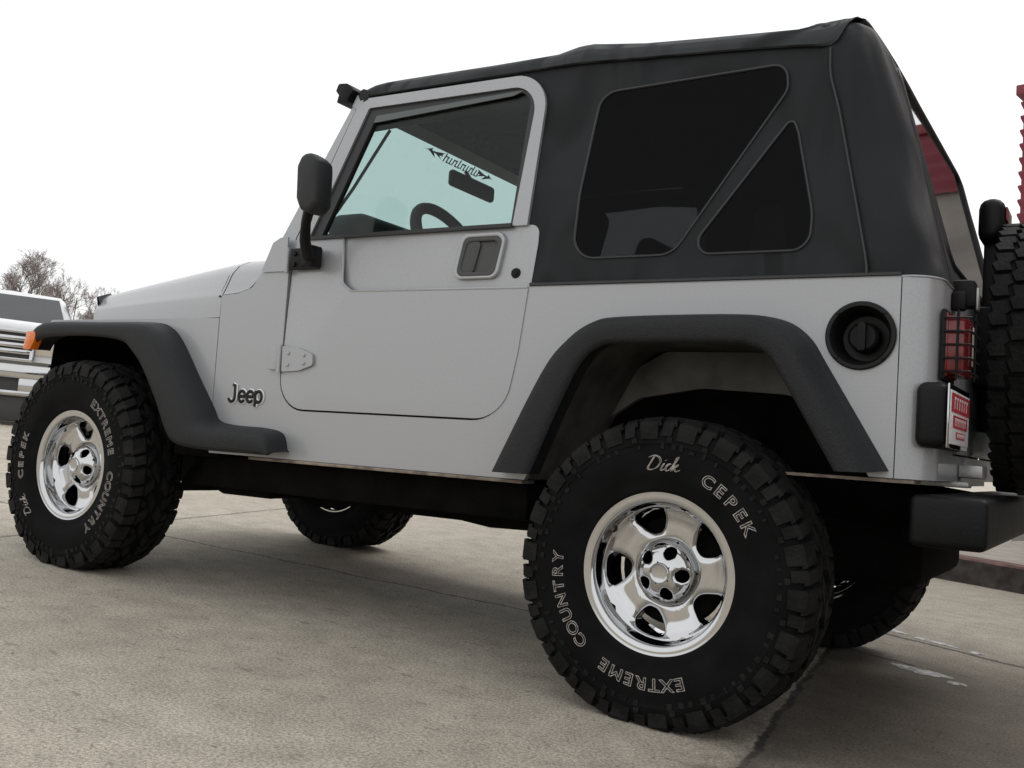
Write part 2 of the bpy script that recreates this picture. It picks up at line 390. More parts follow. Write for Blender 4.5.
# hood (bonnet)
rows = []
for i in range(25):
    q = i/24; u_ = -1.7255 - q*1.02; s0 = .002 + .235*q**1.15; drop = .055*q + .03*q**6
    prof = [(0, 1.0535), (0, 1.09), (.001, 1.126), (.004, 1.137), (.010, 1.146), (.022, 1.172), (.042, 1.216), (.070, 1.248), (.12, 1.274), (.20, 1.291), (.30, 1.300), (.42, 1.304)]
    half = [(s0+a*(1-.25*q), z if z < 1.10 else (1.1 + (z-1.1)*(1-.14*q) - .0*drop)) for a, z in prof]
    half = [(y, z-(max(0, (z-1.13))*.34*q)) for y, z in half]
    full = half + [(BW/2, half[-1][1]+.004)] + [(BW-y, z) for y, z in half[::-1]]
    bul = .006 if i == 0 else 0
    rows.append([(u_, y, z) for y, z in full])
t = MB(); t.grid(rows)
# rounded nose
last = rows[-1]; t.grid([last, [(x-.02, y+(.012 if y < .76 else -.012), z-.012) for x, y, z in last], [(x-.03, y+(.02 if y < .76 else -.02), min(z-.04, 1.13) if z > 1.06 else z) for x, y, z in last]])
t.build('hood', M['silver'], V, 42)
# cowl top between hood and windshield, with the dark shut line in front of it
def hood_prof(u_, dz=0):
    prof = [(0, 1.131), (.004, 1.137), (.010, 1.146), (.022, 1.172), (.042, 1.216), (.070, 1.248), (.12, 1.274), (.20, 1.291), (.30, 1.300), (.42, 1.304)]
    h = [(.001+a, z+dz) for a, z in prof]; return [(u_, y, z) for y, z in h+[(BW/2, 1.308+dz)]+[(BW-y, z) for y, z in h[::-1]]]
t = MB(); t.grid([[(x, y, z) for x, y, z in hood_prof(u_, -.006)] for u_ in (-1.74, -1.71)]); t.build('hood_gap', M['seam'], V)
def tubtop(u_):
    P = [(-1.722, 1.131), (-1.64, 1.137), (-1.585, 1.152), (-1.55, 1.185), (-1.53, 1.209), (-1.4, 1.209)]
    for (a, b), (c, d) in zip(P, P[1:]):
        if u_ <= c: return b+(d-b)*(u_-a)/(c-a)
    return 1.209
t = MB(); rr = []
for k in range(15):
    u_ = -1.719+.225*k/14; q = k/14
    rr.append([(x, y, max(z-.05*max(0, q-.5)*(1 if z > 1.25 else 0), tubtop(u_)+.002)) for x, y, z in hood_prof(u_)])
t.grid(rr); t.build('cowl', M['silver'], V, 42)
t = MB()
ds = [(-2.765+.05*abs(math.cos(i/20*math.pi))**3, .245+i/20*1.03) for i in range(21)]
t.grid([[(x+dx, y, z+(.0 if 0 < i < 20 else -.02)) for i, (x, y) in enumerate(ds)] for dx, z in ((.03, 1.125), (-.005, 1.14), (-.025, 1.175), (-.035, 1.205), (-.027, 1.206), (-.012, 1.175), (.03, 1.14))])
t.build('bug_deflector', M['black'], V)
# grille and front
t = MB(); sl_ = [rpoly([(.44+k*.107-.033, .78, .03), (.44+k*.107+.033, .78, .03), (.44+k*.107+.033, 1.04, .03), (.44+k*.107-.033, 1.04, .03)]) for k in range(7)]
hl = [ellipse(.33, .93, .088, .088), ellipse(BW-.33, .93, .088, .088)]
t.plate(rpoly([(.22, .66), (BW-.22, .66), (BW-.23, 1.10, .05), (.23, 1.10, .05)]), sl_+hl, 0, .03, .004, f=lambda x, z, y: (-2.74+y, x, z))
t.build('grille', M['silver'], V)
t = MB(); t.box((-2.70, .24, .67), (-2.69, BW-.24, 1.08)); t.build('radiator', M['dark'], V)
for yy in (.33, BW-.33):
    t = MB()
    for v in t.lathe([(.0, -.03), (.05, -.024), (.086, -.004), (.086, .03)], 32)[0:0]: pass
    t.bm.transform(Matrix.Translation((-2.735, yy, .93)) @ Matrix.Rotation(-math.pi/2, 4, 'Z')); t.build('headlight', M['lensw'], V)
t = MB(); t.box((-2.90, .12, .60), (-2.80, BW-.12, .72), .012); t.box((-2.80, .45, .60), (-2.5, .55, .70)); t.box((-2.80, .97, .60), (-2.5, 1.07, .70)); t.build('front_bumper', M['black'], V)
# flares
def flare(A, O, I, name, mir, yo=-.10):
    n = 7; A, O, I = spline(A, n), spline(O, n), spline(I, n); rows = []
    for a, o, i in zip(A, O, I):
        d = (i-o); L_ = d.length; d.normalize()
        P = [(a.x, .004, a.y), (a.x*.6+o.x*.4, yo*.35, a.y*.6+o.y*.4), (o.x, yo*.72, o.y)]
        for w, yy in ((.10, .90), (.28, .985), (.5, 1.0), (.8, .99), (.94, .95), (1.0, .85)):
            q = o+d*L_*w; P.append((q.x, yo*yy, q.y))
        q = i-d*.012; P += [(q.x, yo*.75, q.y), (q.x-d.x*.006, yo*.2, q.y-d.y*.006), (q.x-d.x*.006, .004, q.y-d.y*.006)]
        rows.append(P)
    t = MB(); RR = t.grid(rows); t.face(RR[0]); t.face(RR[-1][::-1]); return t.build(name, M['trim'], V, 50, mirror=mir)
rA = [(-.512, .595), (-.374, .877), (-.30, .973), (-.222, 1.024), (-.127, 1.038), (.175, 1.040), (.282, 1.028), (.349, .985), (.400, .908), (.547, .671)]
rO = [(-.505, .595), (-.367, .872), (-.293, .966), (-.217, 1.016), (-.124, 1.031), (.176, 1.034), (.264, 1.021), (.325, .972), (.372, .895), (.512, .664)]
rI = [(-.375, .597), (-.285, .81), (-.235, .905), (-.185, .947), (-.115, .958), (.17, .959), (.225, .952), (.272, .93), (.315, .865), (.44, .662)]
fO = [(-2.695, .94), (-2.672, .99), (-2.63, 1.022), (-2.55, 1.033), (-2.30, 1.030), (-2.06, 1.027), (-1.97, 1.008), (-1.90, .955), (-1.80, .83), (-1.715, .725), (-1.68, .682), (-1.60, .669), (-1.45, .666), (-1.37, .650), (-1.345, .597)]
fI = [(-2.665, .915), (-2.64, .945), (-2.595, .966), (-2.52, .975), (-2.3, .975), (-2.13, .958), (-2.065, .92), (-2.0, .86), (-1.915, .745), (-1.85, .64), (-1.79, .60), (-1.65, .588), (-1.46, .588), (-1.39, .588), (-1.353, .588)]
fA = [(x+.004-(.010 if x > -1.5 else 0), z+.010) for x, z in fO]
for mir in SIDES:
    flare(rA, rO, rI, 'rear_flare', mir); flare(fA, fO, fI, 'front_flare', mir)
    t = MB(); t.plate(rpoly([(-2.698, .921, .008), (-2.680, .992, .012), (-2.622, .992, .015), (-2.630, .955, .02), (-2.652, .921, .008)]), (), -.103, -.070, .006)
    t.build('side_marker', M['orange'], V, mirror=mir)

# doors
def smap(x, z, y): return lean(x, z, y)
door_out = rpoly([(-1.405, 1.318, .012), (-1.405, .744, .105), (-.524, .744, .125), (-.486, .945, .0), (-.463, 1.133), (-.4545, 1.262, .01), (-.457, 1.318, .045)], 8)
door_L = rpoly([(-1.405, 1.318, .008), (-1.405, .744, .105), (-.524, .744, .125), (-.486, .945), (-.4655, 1.128), (-1.13, 1.132, .03), (-1.172, 1.16, .03), (-1.192, 1.318, .004)], 8)
fr_out = rpoly([(-1.400, 1.316), (-1.216, 1.765, .02), (-1.19, 1.793, .02), (-.475, 1.789, .115), (-.494, 1.316)], 10)
fr_in = rpoly([(-1.345, 1.318), (-1.163, 1.757, .012), (-.508, 1.753, .085), (-.545, 1.318)], 10)
gl_o = rpoly([(-1.348, 1.315), (-1.165, 1.759, .012), (-.506, 1.755, .085), (-.543, 1.315)], 10)
gl_i = rpoly([(-1.298, 1.322), (-1.138, 1.712, .01), (-.535, 1.742, .05), (-.556, 1.322)], 10)
for mir in SIDES:
    t = MB(); t.plate(door_out, (), .006, .03, .003, smap); t.plate(door_L, (), -.003, .0058, .005, smap)
    t.tube([lean(x, z, -.0005) for x, z in rpoly([(-1.192, 1.31), (-1.172, 1.16, .03), (-1.13, 1.132, .03), (-.468, 1.128), (-.468, 1.1281)], 6)[:-1]], .0045, 8)
    d = t.build('door', M['silver'], V, 30, mirror=mir)
    t = MB(); t.plate(fr_out, [fr_in], -.004, .03, .010, smap); f = t.build('window_frame', M['silver'], d, 60, mirror=mir)
    t = MB(); t.plate(gl_o, [gl_i], .004, .026, .002, smap); t.box((-1.34, .006, 1.312), (-.545, .028, 1.323)); t.build('window_seal', M['seal'], d, mirror=mir)
    t = MB(); t.plate(rpoly([(-1.14, 1.705), (-1.132, 1.728), (-.56, 1.744), (-.60, 1.730)]), (), .0075, .012, 0, lambda x, z, y: lean(x, z, y-.005)); t.build('drip_seal', M['weather'], d, mirror=mir)
    t = MB(); t.plate(gl_i, (), .014, .018, 0, smap); t.build('window_glass', M['clear'], d, mirror=mir)
    # dark gap round the door
    t = MB(); t.plate([(x, z) for x, z in rpoly([(-1.416, 1.20), (-1.416, .733, .11), (-.515, .733, .135), (-.478, .94), (-.462, 1.133), (-.50, 1.133), (-.55, .78, .1), (-1.38, .77, .08), (-1.38, 1.20)], 8)], (), .021, .026); t.build('door_gap', M['seam'], d, mirror=mir)
    # handle
    def rr(x0, z0, x1, z1, r, sk=.018): return rpoly([(x0+sk*.9, z1, r), (x1+sk, z1, r), (x1, z0, r), (x0, z0, r)], 6)
    t = MB(); t.plate(rr(-.738, 1.158, -.576, 1.300, .03), [rr(-.724, 1.168, -.588, 1.287, .022)], -.008, .005, .005, smap); hb = t.build('handle_bezel', M['silver'], d, mirror=mir)
    t = MB(); t.plate(rr(-.726, 1.166, -.586, 1.289, .022), [rr(-.712, 1.180, -.602, 1.274, .016)], -.006, .005, .004, smap)
    t.plate(rr(-.714, 1.178, -.600, 1.276, .016), (), .003, .0055, 0, smap); t.plate(rr(-.714, 1.178, -.665, 1.276, .014), (), -.003, .003, .002, smap)
    t.build('door_handle', M['grey'], d, mirror=mir)
    t = MB(); t.lathe([(0, -.004), (.0075, -.004), (.008, -.001), (.0145, -.001), (.016, .004)], 24, (-.518, .007, 1.173)); t.build('door_lock', M['black'], d, mirror=mir)
    # hinges
    t = MB(); t.plate(rpoly([(-1.400, .952, .006), (-1.33, .947, .02), (-1.264, .926, .012), (-1.260, .890, .012), (-1.32, .871, .02), (-1.396, .866, .006)]), (), -.013, -.005, .003)
    t.box((-1.458, -.011, .872), (-1.425, .001, .950), .003); t.tube([(-1.411, -.012, .862), (-1.411, -.012, .956)], .009, 10)
    for bx_, bz_ in ((-1.37, .928), (-1.37, .889), (-1.30, .922), (-1.30, .895)): t.lathe([(0, -.006), (.006, -.005), (.007, 0)], 10, (bx_, -.012, bz_))
    t.build('lower_hinge', M['silver'], d, mirror=mir)
    t = MB(); t.plate(rpoly([(-1.532, 1.206, .006), (-1.486, 1.306, .01), (-1.452, 1.322, .01), (-1.418, 1.322), (-1.418, 1.206)]), (), -.007, -.0005, .003); t.tube([(-1.411, -.010, 1.200), (-1.411, -.010, 1.285)], .008, 10); t.build('upper_hinge', M['silver'], d, mirror=mir)
    # door mirror
    t = MB(); t.box((-1.396, -.014, 1.207), (-1.262, -.0065, 1.281), .004); t.box((-1.30, -.060, 1.208), (-1.255, -.006, 1.280), .010)
    for bx_, bz_ in ((-1.375, 1.262), (-1.375, 1.226), (-1.335, 1.262), (-1.335, 1.226)): t.lathe([(0, -.006), (.008, -.005), (.009, 0)], 10, (bx_, -.014, bz_))
    t.tube([(-1.272, -.06, 1.235), (-1.268, -.085, 1.29), (-1.245, -.11, 1.34), (-1.205, -.14, 1.38)], [.022, .018, .016, .018], 12)
    mb = t.build('mirror_bracket', M['black'], d, mirror=mir)
    hs_ = rpoly([(-1.222, 1.395, .02), (-1.228, 1.505, .02), (-1.210, 1.540, .02), (-1.178, 1.540, .02), (-1.145, 1.520, .02), (-1.140, 1.375, .02), (-1.165, 1.348, .02), (-1.205, 1.362, .02)], 5)
    rows = []
    cx = sum(x for x, z in hs_)/len(hs_); cz = sum(z for x, z in hs_)/len(hs_)
    for sy, k in ((-.19, .0), (-.19, .80), (-.187, .92), (-.178, 1.), (-.155, 1.02), (-.13, 1.), (-.112, .92), (-.102, .75), (-.098, .0)):
        rows.append([(cx+(x-cx)*k, sy, cz+(z-cz)*k) for x, z in hs_])
    t = MB(); t.grid(rows, True); t.build('mirror_housing', M['mirrorblack'], d, 45, mirror=mir)

# windshield frame and glass
pil = rpoly([(-1.535, 1.205), (-1.219, 1.812, .01), (-1.196, 1.800), (-1.222, 1.765), (-1.408, 1.322), (-1.408, 1.205)])
t = MB()
for mir in SIDES:
    s = MB(); s.plate(pil, (), .0, .07, .006, smap)
    if mir:
        for v in s.bm.verts: v.co.y = BW-v.co.y
    t.merge(s.bm)
sdir = Vector((.313, 0, .598)).normalized()
def slab(y0, y1, a0, a1, th0, th1):
    s = MB(); b = Vector((-1.532, 0, 1.211)); nrm = Vector((.598, 0, -.313)).normalized(); vs = []
    pts = [b+sdir*a+nrm*h for a, h in ((a0, th0), (a1, th0), (a1, th1), (a0, th1))]
    A_ = s.verts([(p.x, y0, p.z) for p in pts]); B_ = s.verts([(p.x, y1, p.z) for p in pts])
    s.face(A_); s.face(B_[::-1])
    for i in range(4): s.face((A_[i], A_[(i+1) % 4], B_[(i+1) % 4], B_[i]))
    return s.bm
t.merge(slab(.06, BW-.06, .634, .675, .0, .035)); t.merge(slab(.03, BW-.03, .0, .075, .0, .05))
wf = t.build('windshield_frame', M['silver'], V)
t = MB(); t.merge(slab(.072, BW-.072, .07, .638, .016, .020)); wg = t.build('windshield', M['shield'], V)
# dark decal along the top of the windshield: two thorn scrolls and a row of fine strokes between
b0 = Vector((-1.532, 0, 1.211)); nrm = Vector((.598, 0, -.313)).normalized()
def wsp(y, a): p = b0+sdir*a+nrm*.0235; return (p.x, y, p.z)
for yc, sg in ((.515, 1), (.875, -1)):
    t = MB()
    for P in ([(-.062, .614), (.055, .622), (.06, .612)], [(.066, .628), (.012, .619), (.05, .614)], [(.060, .600), (-.002, .6165), (.035, .615)], [(.022, .596), (-.034, .6155), (.002, .6155)], [(-.012, .627), (-.04, .6155), (-.01, .6165)]):
        t.face(t.verts([wsp(yc+sg*y, a) for y, a in P]))
    t.build('decal_scroll', M['seal'], wg)
t = MB(); rs = random.Random(3); zz_ = []
for k in range(13):
    y = .584+k*.019; hgt = .026 if k % 5 else .034
    P = [(y, .597), (y+.0075, .597), (y+.0135, .597+hgt), (y+.006, .597+hgt)]
    Q = [(y+.004, .597), (y+.017, .597), (y+.017, .602), (y+.004, .602)] if k % 3 else [(y+.011, .617), (y+.024, .617), (y+.024, .622), (y+.011, .622)]
    t.face(t.verts([wsp(*q) for q in P])); t.face(t.verts([wsp(*q) for q in Q]))
t.build('decal_strip', M['seal'], wg)
t = MB(); t.tube([(-1.41, .20, 1.44), (-1.36, .235, 1.545), (-1.24, .27, 1.755)], .006, 6); t.build('wiper', M['black'], V)
t = MB()     # folded black bracket at the top corner of the windshield
t.plate(rpoly([(-1.288, 1.850, .01), (-1.25, 1.846, .01), (-1.216, 1.820, .008), (-1.235, 1.808), (-1.246, 1.786, .006), (-1.292, 1.782, .006), (-1.284, 1.81), (-1.298, 1.826)], 3), (), .04, .11, .006)
t.build('light_bracket', M['black'], V)

# ------------------------------------------------------------------ soft top
def wf_(u_):   # lower hem of the roof cloth
    P = [(-1.22, 1.800), (-.5, 1.800), (-.387, 1.799), (.1, 1.766), (.215, 1.757), (.307, 1.746), (.345, 1.740), (.48, 1.738)]
    for (a, b), (c, d) in zip(P, P[1:]):
        if u_ <= c: return b+(d-b)*max(0, (u_-a))/(c-a)
    return P[-1][1]
st_out = rpoly([(-.480, 1.133), (-.475, 1.262), (-.50, 1.335), (-.490, 1.62), (-.495, 1.70), (-.53, 1.765), (-.60, 1.79), (-.60, 1.81), (-.30, 1.81), (.10, 1.79), (.36, 1.765), (.345, 1.69), (.381, 1.564), (.423, 1.386), (.469, 1.184), (.475, 1.133)], 6)
w1 = rpoly([(-.338, 1.209, .07), (-.336, 1.40, .5), (-.300, 1.700, .06), (.235, 1.712, .055), (.245, 1.640, .05), (-.035, 1.209, .07)], 8)
w2 = rpoly([(.003, 1.207, .035), (.262, 1.562, .035), (.280, 1.52, .05), (.332, 1.30, .2), (.330, 1.206, .075)], 8)
def loop_tube(t, lp, off, r, f): t.tube([f(x, z, off) for x, z in lp], r, 6, closed=True)
def puff(x, z, y):   # cloth is not dead flat
    return lean(x, z, y + .004*math.sin(9*x+3*z)*math.sin(7*z+1.3) - .012*max(0, 1-abs(z-1.45)/.3)*max(0, 1-abs(x-.35)/.25))
t = MB()
for mir in SIDES:
    s = MB(); s.plate(st_out, [w1, w2], .0075, .010, 0, lean)
    # rear corner
    def corner_row(z, ins):
        us = .469-(z-1.184)*.249; ur = .640-(z-1.14)*.262-.02*max(0, (z-1.5)/.28)**2; ys = .0055+KT*(z-WB_)
        us -= min(ins, .05)*.5; ur -= ins*.9; ys += ins; rc = .085
        row = [(us-.012, ys+.002, z), (us, ys-.001, z), (us+(ur-rc-us)*.35, ys-.006, z), (us+(ur-rc-us)*.7, ys-.004, z)]
        for j in range(9):
            a = math.pi/2*j/8; row.append((ur-rc+rc*math.sin(a), ys+rc*(1-math.cos(a)), z))
        row.append((ur, .19+ins*.4, z)); return row
    s.grid([corner_row(z, 0) for z in (1.1335, 1.16, 1.20, 1.30, 1.40, 1.50, 1.60, 1.68, 1.735)])
    if mir:
        for v in s.bm.verts: v.co.y = BW-v.co.y
    t.merge(s.bm)
rows = []
for z, ins in ((1.735, 0), (1.765, .002), (1.787, .004), (1.804, .009), (1.817, .02), (1.829, .046), (1.838, .08), (1.8455, .125), (1.852, .2), (1.8565, .29)):
    h = corner_row(z, ins); rows.append(h+[(h[-1][0], BW/2, z+.004)]+[(x, BW-y, z_) for x, y, z_ in h[::-1]])
t.grid(rows)
# tail curtain with window opening
def tail(y, z, d): return (.640-(z-1.14)*.262-.02*max(0, (z-1.5)/.28)**2 - d, y, z)
rw = rpoly([(.25, 1.205, .06), (.20, 1.722, .04), (BW-.20, 1.722, .04), (BW-.25, 1.205, .06)], 8)
t.plate([(.17, 1.1335), (.17, 1.25), (.17, 1.40), (.17, 1.55), (.17, 1.68), (.17, 1.737), (BW/2, 1.739), (BW-.17, 1.737), (BW-.17, 1.68), (BW-.17, 1.55), (BW-.17, 1.40), (BW-.17, 1.25), (BW-.17, 1.1335)], [rw], -.001, .003, 0, tail)
bmesh.ops.remove_doubles(t.bm, verts=t.bm.verts[:], dist=2e-4)
st_ = t.build('soft_top', M['fabric'], V, 60)
# roof cloth
rows = []
us_ = [-1.225, -1.215, -1.20, -1.17, -1.12, -1.05, -.9, -.7, -.55, -.47, -.40, -.37, -.33, -.2, 0, .15, .25, .30, .33, .35, .365, .375, .385, .395, .402]
for u_ in us_:
    z0 = wf_(u_); h = 1.0
    if u_ < -1.12: h = .35+.65*max(0, (u_+1.225)/.105)**.6
    if -1.12 <= u_ < -.45: h = .85+.02*math.sin((u_+.5)*9)
    if -.47 < u_ < -.3: h = 1.02+.10*max(0, 1-abs(u_+.375)/.08)
    if -.3 < u_ < .3: h = .97-.05*math.sin((u_+.3)*5.2)
    if u_ >= .25: h = .97+.30*min(1, (u_-.25)/.10)
    e = .0025+KT*(z0-WB_)+0
    prof = [(e-.003, 0), (e-.007, .004), (e-.004, .02), (e+.004, .04), (e+.022, .058), (e+.06, .075), (e+.14, .088), (e+.3, .098), (e+.5, .104)]
    prof = [(y, z0+z*h) for y, z in prof]
    if u_ > .34:      # the hem sweeps up over the shoulder at the rear seam
        a_ = min(5.5, ((u_-.34)/.062)**1.5*5.5); m_ = []
        for k_ in range(9):
            q = a_+(8-a_)*k_/8; i_ = min(7, int(q)); w_ = q-i_
            m_.append((prof[i_][0]*(1-w_)+prof[i_+1][0]*w_, prof[i_][1]*(1-w_)+prof[i_+1][1]*w_+.001))
        prof = m_
    rows.append([(u_, y, z) for y, z in prof]+[(u_, BW/2, prof[-1][1]+.002)]+[(u_, BW-y, z) for y, z in prof[::-1]])
rows.append([(x+.003, y+(.012 if y < BW/2 else -.012), z-.022) for x, y, z in rows[-1]])
t = MB(); t.grid(rows); t.face(t.verts([(x-.0, y, z) for x, y, z in rows[0]]))
t.tube([(x-.002, y, z-.008) for x, y, z in rows[-2]], .0095, 8); t.build('roof_cloth', M['roof'], st_, 50)
t = MB(); t.tube([(-1.19, .058+i*0, 1.803) if i == 0 else (-1.21+.02*math.cos(i/8*math.pi)**2, .06+i/8*(BW-.12), 1.805+.06*math.sin(i/8*math.pi)) for i in range(9)], .022, 8); t.build('header_roll', M['roof'], st_)
# piping and seams
t = MB()
for mir in SIDES:
    s = MB(); f = lambda x, z, y: lean(x, z, y)
    loop_tube(s, w1, .0068, .004, f); loop_tube(s, w2, .0068, .004, f)
    s.tube([f(x, z, -.002) for x, z in spline([(.348, 1.735), (.354, 1.66), (.381, 1.564), (.423, 1.386), (.469, 1.184), (.475, 1.136)], 4)], .004, 6)
    s.tube([f(x, z, .0) for x, z in ((-.462, 1.137), (-.2, 1.137), (.2, 1.137), (.555, 1.137))], .006, 6)
    if mir:
        for v in s.bm.verts: v.co.y = BW-v.co.y
    t.merge(s.bm)
t.tube([tail(y, z, -.003) for y, z in rw], .006, 6, closed=True)
t.build('piping', M['welt'], st_)
for mir in SIDES:
    for w in (w1, w2):
        t = MB(); t.plate(w, (), .0083, .0095, 0, lean); t.build('quarter_window', M['vinyl'], st_, mirror=mir)
t = MB(); t.plate(rw, (), .0, .002, 0, tail); t.build('rear_window', M['rearv'], st_)

# ------------------------------------------------------------------ cabin
t = MB(); t.box((-1.52, .05, .98), (-1.36, BW-.05, 1.23), .04); t.box((-1.46, .06, 1.18), (-1.30, BW-.06, 1.352), .04, 3)
t.box((-1.42, .16, 1.32), (-1.24, .66, 1.445), .05, 3); t.build('dashboard', M['dash'], V)
t = MB(); n_ = 36; sw = []
ax = Vector((.82, 0, .50)).normalized(); e1 = Vector((0, 1, 0)); e2 = ax.cross(e1); cc = Vector((-1.08, .475, 1.350))
sw = [cc+.19*(math.cos(2*math.pi*i/n_)*e1+math.sin(2*math.pi*i/n_)*e2) for i in range(n_)]
t.tube(sw, .021, 10, closed=True)
for a in (0, math.pi, -math.pi/2): t.tube([cc-ax*.03, cc+.18*(math.cos(a)*e1+math.sin(a)*e2)], .014, 8)
t.tube([cc-ax*.02, cc-ax*.30], .03, 10); t.build('steering_wheel', M['interior'], V)
t = MB(); t.box((-1.222, .605, 1.640), (-1.192, .905, 1.704), .022, 5); t.tube([(-1.21, .76, 1.69), (-1.245, .76, 1.735)], .008, 6); t.build('inside_mirror', M['interior'], V)
def seat(y0, y1, u0, name, back=1.30, head=True):
    t = MB(); t.box((u0-.48, y0, .80), (u0, y1, .94), .05, 3)
    rot = Matrix.Translation((u0-.02, 0, .9)) @ Matrix.Rotation(R(14), 4, 'Y') @ Matrix.Translation((-(u0-.02), 0, -.9))
    t.box((u0-.08, y0, .88), (u0+.04, y1, back), .05, 3, rot)
    if head: t.box((u0-.06, y0+.10, back+.02), (u0+.03, y1-.10, back+.20), .04, 3, rot)
    t.build(name, M['seat'], V)
seat(.20, .68, -.66, 'front_seat'); seat(.84, 1.32, -.66, 'front_seat'); seat(.40, 1.12, .30, 'rear_seat', 1.22, False)
t = MB()
for mir in SIDES:
    y = .13 if not mir else BW-.13
    t.tube(spline([(-.43, y, 1.10), (-.43, y, 1.55), (-.40, y+(.03 if not mir else -.03), 1.69), (-.30, y+(.03 if not mir else -.03), 1.725), (.10, y, 1.66), (.22, y, 1.55), (.30, y, 1.10)], 6), .038, 10)
    t.tube([(-1.20, y, 1.73), (-.80, y, 1.745), (-.40, y+.0, 1.71)], .028, 10)
t.tube([(-.40, .16, 1.70), (-.40, BW-.16, 1.70)], .038, 10); t.build('roll_bar', M['interior'], V)
# ------------------------------------------------------------------ badges, filler, lamps
face_left = Matrix(((1, 0, 0, 0), (0, 0, -1, 0), (0, 1, 0, 0), (0, 0, 0, 1)))     # text x -> body x, text y -> up, faces -y
def badge(name, mt_, off, r, parent):
    t = MB()
    def ell(cx, cz, a0, a1, rx=.0155, rz=.0185, n=18): return [(cx+rx*math.cos(R(a0+(a1-a0)*i/n)), cz+rz*math.sin(R(a0+(a1-a0)*i/n))) for i in range(n+1)]
    strokes = [[(-1.622, .8165), (-1.611, .8165)] + [(-1.611, .775)] + ell(-1.6255, .775, 0, -165, .0145, .0155)[1:]]
    for cx in (-1.577, -1.5375): strokes.append([(cx-.013, .7785), (cx+.0155, .7785)] + ell(cx, .7785, 8, 318))
    strokes.append([(-1.513, .799), (-1.513, .745)]); strokes.append(ell(-1.4985, .7785, 170, -170))
    for st in strokes:
        s_ = MB(); s_.tube([(x, 0, z) for x, z in st], r, 8)
        for v in s_.bm.verts: v.co.y = off+v.co.y*.35
        t.merge(s_.bm)
    return t.build(name, mt_, parent)
bd = badge('badge', M['filler'], -.0065, .0058, V)
badge('badge_outline', M['white'], -.0022, .0096, bd)
# fuel filler recess
t = MB(); fc = (.468, 0, .989)
t.lathe([(.082, .001), (.083, -.006), (.080, -.009), (.072, -.009), (.069, -.004), (.064, .006), (.060, .03), (.055, .06), (.0, .065)], 48, fc)
for k in range(4): a = math.pi/4+k*math.pi/2; t.lathe([(0, -.003), (.004, -.002), (.005, 0)], 8, (fc[0]+.076*math.cos(a), -.009, fc[2]+.076*math.sin(a)))
ff = t.build('fuel_filler', M['filler'], V)
t = MB(); t.lathe([(.0, .018), (.030, .018), (.036, .024), (.038, .05)], 28, fc); t.plate(rpoly([(fc[0]-.009, fc[2]-.034, .005), (fc[0]+.009, fc[2]-.034, .005), (fc[0]+.009, fc[2]+.034, .008), (fc[0]-.009, fc[2]+.034, .008)]), (), .004, .02, .003); t.build('fuel_cap', M['black'], ff)

for mir in SIDES:
    t = MB(); t.box((.638, .050, .900), (.655, .205, 1.052), .006); t.box((.64, .054, .905), (.690, .200, 1.045), .008); lm = t.build('tail_lamp', M['red'], V, mirror=mir)
    t = MB(); t.box((.692, .165, .935), (.6945, .198, 1.03), .001); t.build('reverse_lens', M['lensw'], lm, mirror=mir)
    t = MB(); t.box((.6385, .046, .892), (.650, .210, 1.060), .004)
    for zz in (.912, .975, 1.038): t.tube([(.645, .046, zz), (.698, .046, zz), (.704, .055, zz), (.704, .20, zz), (.698, .209, zz), (.645, .209, zz)], .0026, 6)
    for zz in (.943, 1.006): t.tube([(.645, .046, zz), (.698, .046, zz), (.704, .055, zz), (.704, .20, zz)], .0028, 6)
    t.tube([(.704, .128, .895), (.704, .128, 1.056)], .0026, 6); t.tube([(.676, .046, .895), (.676, .046, 1.056)], .003, 6); t.build('lamp_guard', M['black'], lm, mirror=mir)
# number plate bracket on the left corner
t = MB(); t.box((.600, -.022, .730), (.668, .335, .882), .022, 4); pb = t.build('plate_bracket', M['black'], V)
t = MB(); t.box((.6685, -.016, .732), (.673, .30, .880), .002); pf = t.build('plate_frame', M['chrome'], pb)
t = MB(); t.box((.673, -.008, .742), (.6755, .292, .866), .001); t.build('number_plate', M['plate'], pb)
t = MB()
for z0, z1, a, b in ((.816, .860, .0, .285), (.780, .809, .03, .255), (.756, .772, .08, .22)):
    k = 0; y = a
    t.box((.676, a, z0), (.6768, b, z1))
t.build('plate_print', M['plred'], pb)
t = MB(); rs = random.Random(5)
for z0, z1, a, b, n in ((.824, .852, .03, .26, 6), (.785, .804, .05, .235, 8), (.759, .769, .09, .21, 9)):
    for k in range(n):
        y = a+(b-a)*(k+.15)/n; w = (b-a)/n*.6
        t.box((.677, y, z0), (.6774, y+w*.3, z1)); t.box((.677, y+w*.3, z1-.006), (.6774, y+w, z1))
t.build('plate_marks', M['plate'], pb)
# tail gate, bumper, hooks, brake lamp post
t = MB(); t.plate(rpoly([(.31, .725, .02), (BW-.31, .725, .02), (BW-.31, 1.128, .01), (.31, 1.128, .01)]), (), 0, .02, .004, lambda x, z, y: (.646-y, x, z)); t.build('tailgate', M['silver'], V)
t = MB(); t.box((.625, .20, 1.085), (.69, .25, 1.155), .01); t.box((.64, .17, 1.075), (.672, .21, 1.120), .006); tl = t.build('top_latch', M['black'], V)
t = MB(); t.box((.691, .212, 1.08), (.697, .238, 1.135), .002); t.build('latch_pin', M['steel'], tl)
t = MB(); t.box((.592, .0, .502), (.760, BW, .622), .018, 3); t.box((.50, .38, .50), (.60, .46, .58), .005); t.box((.50, 1.06, .50), (.60, 1.14, .58), .005)
bp_ = t.build('rear_bumper', M['black'], V)
t = MB(); t.box((.60, .3, .64), (.68, .36, .655), .003); t.box((.64, .40, .665), (.70, .50, .70), .006); t.build('bumper_bracket', M['steel'], V)
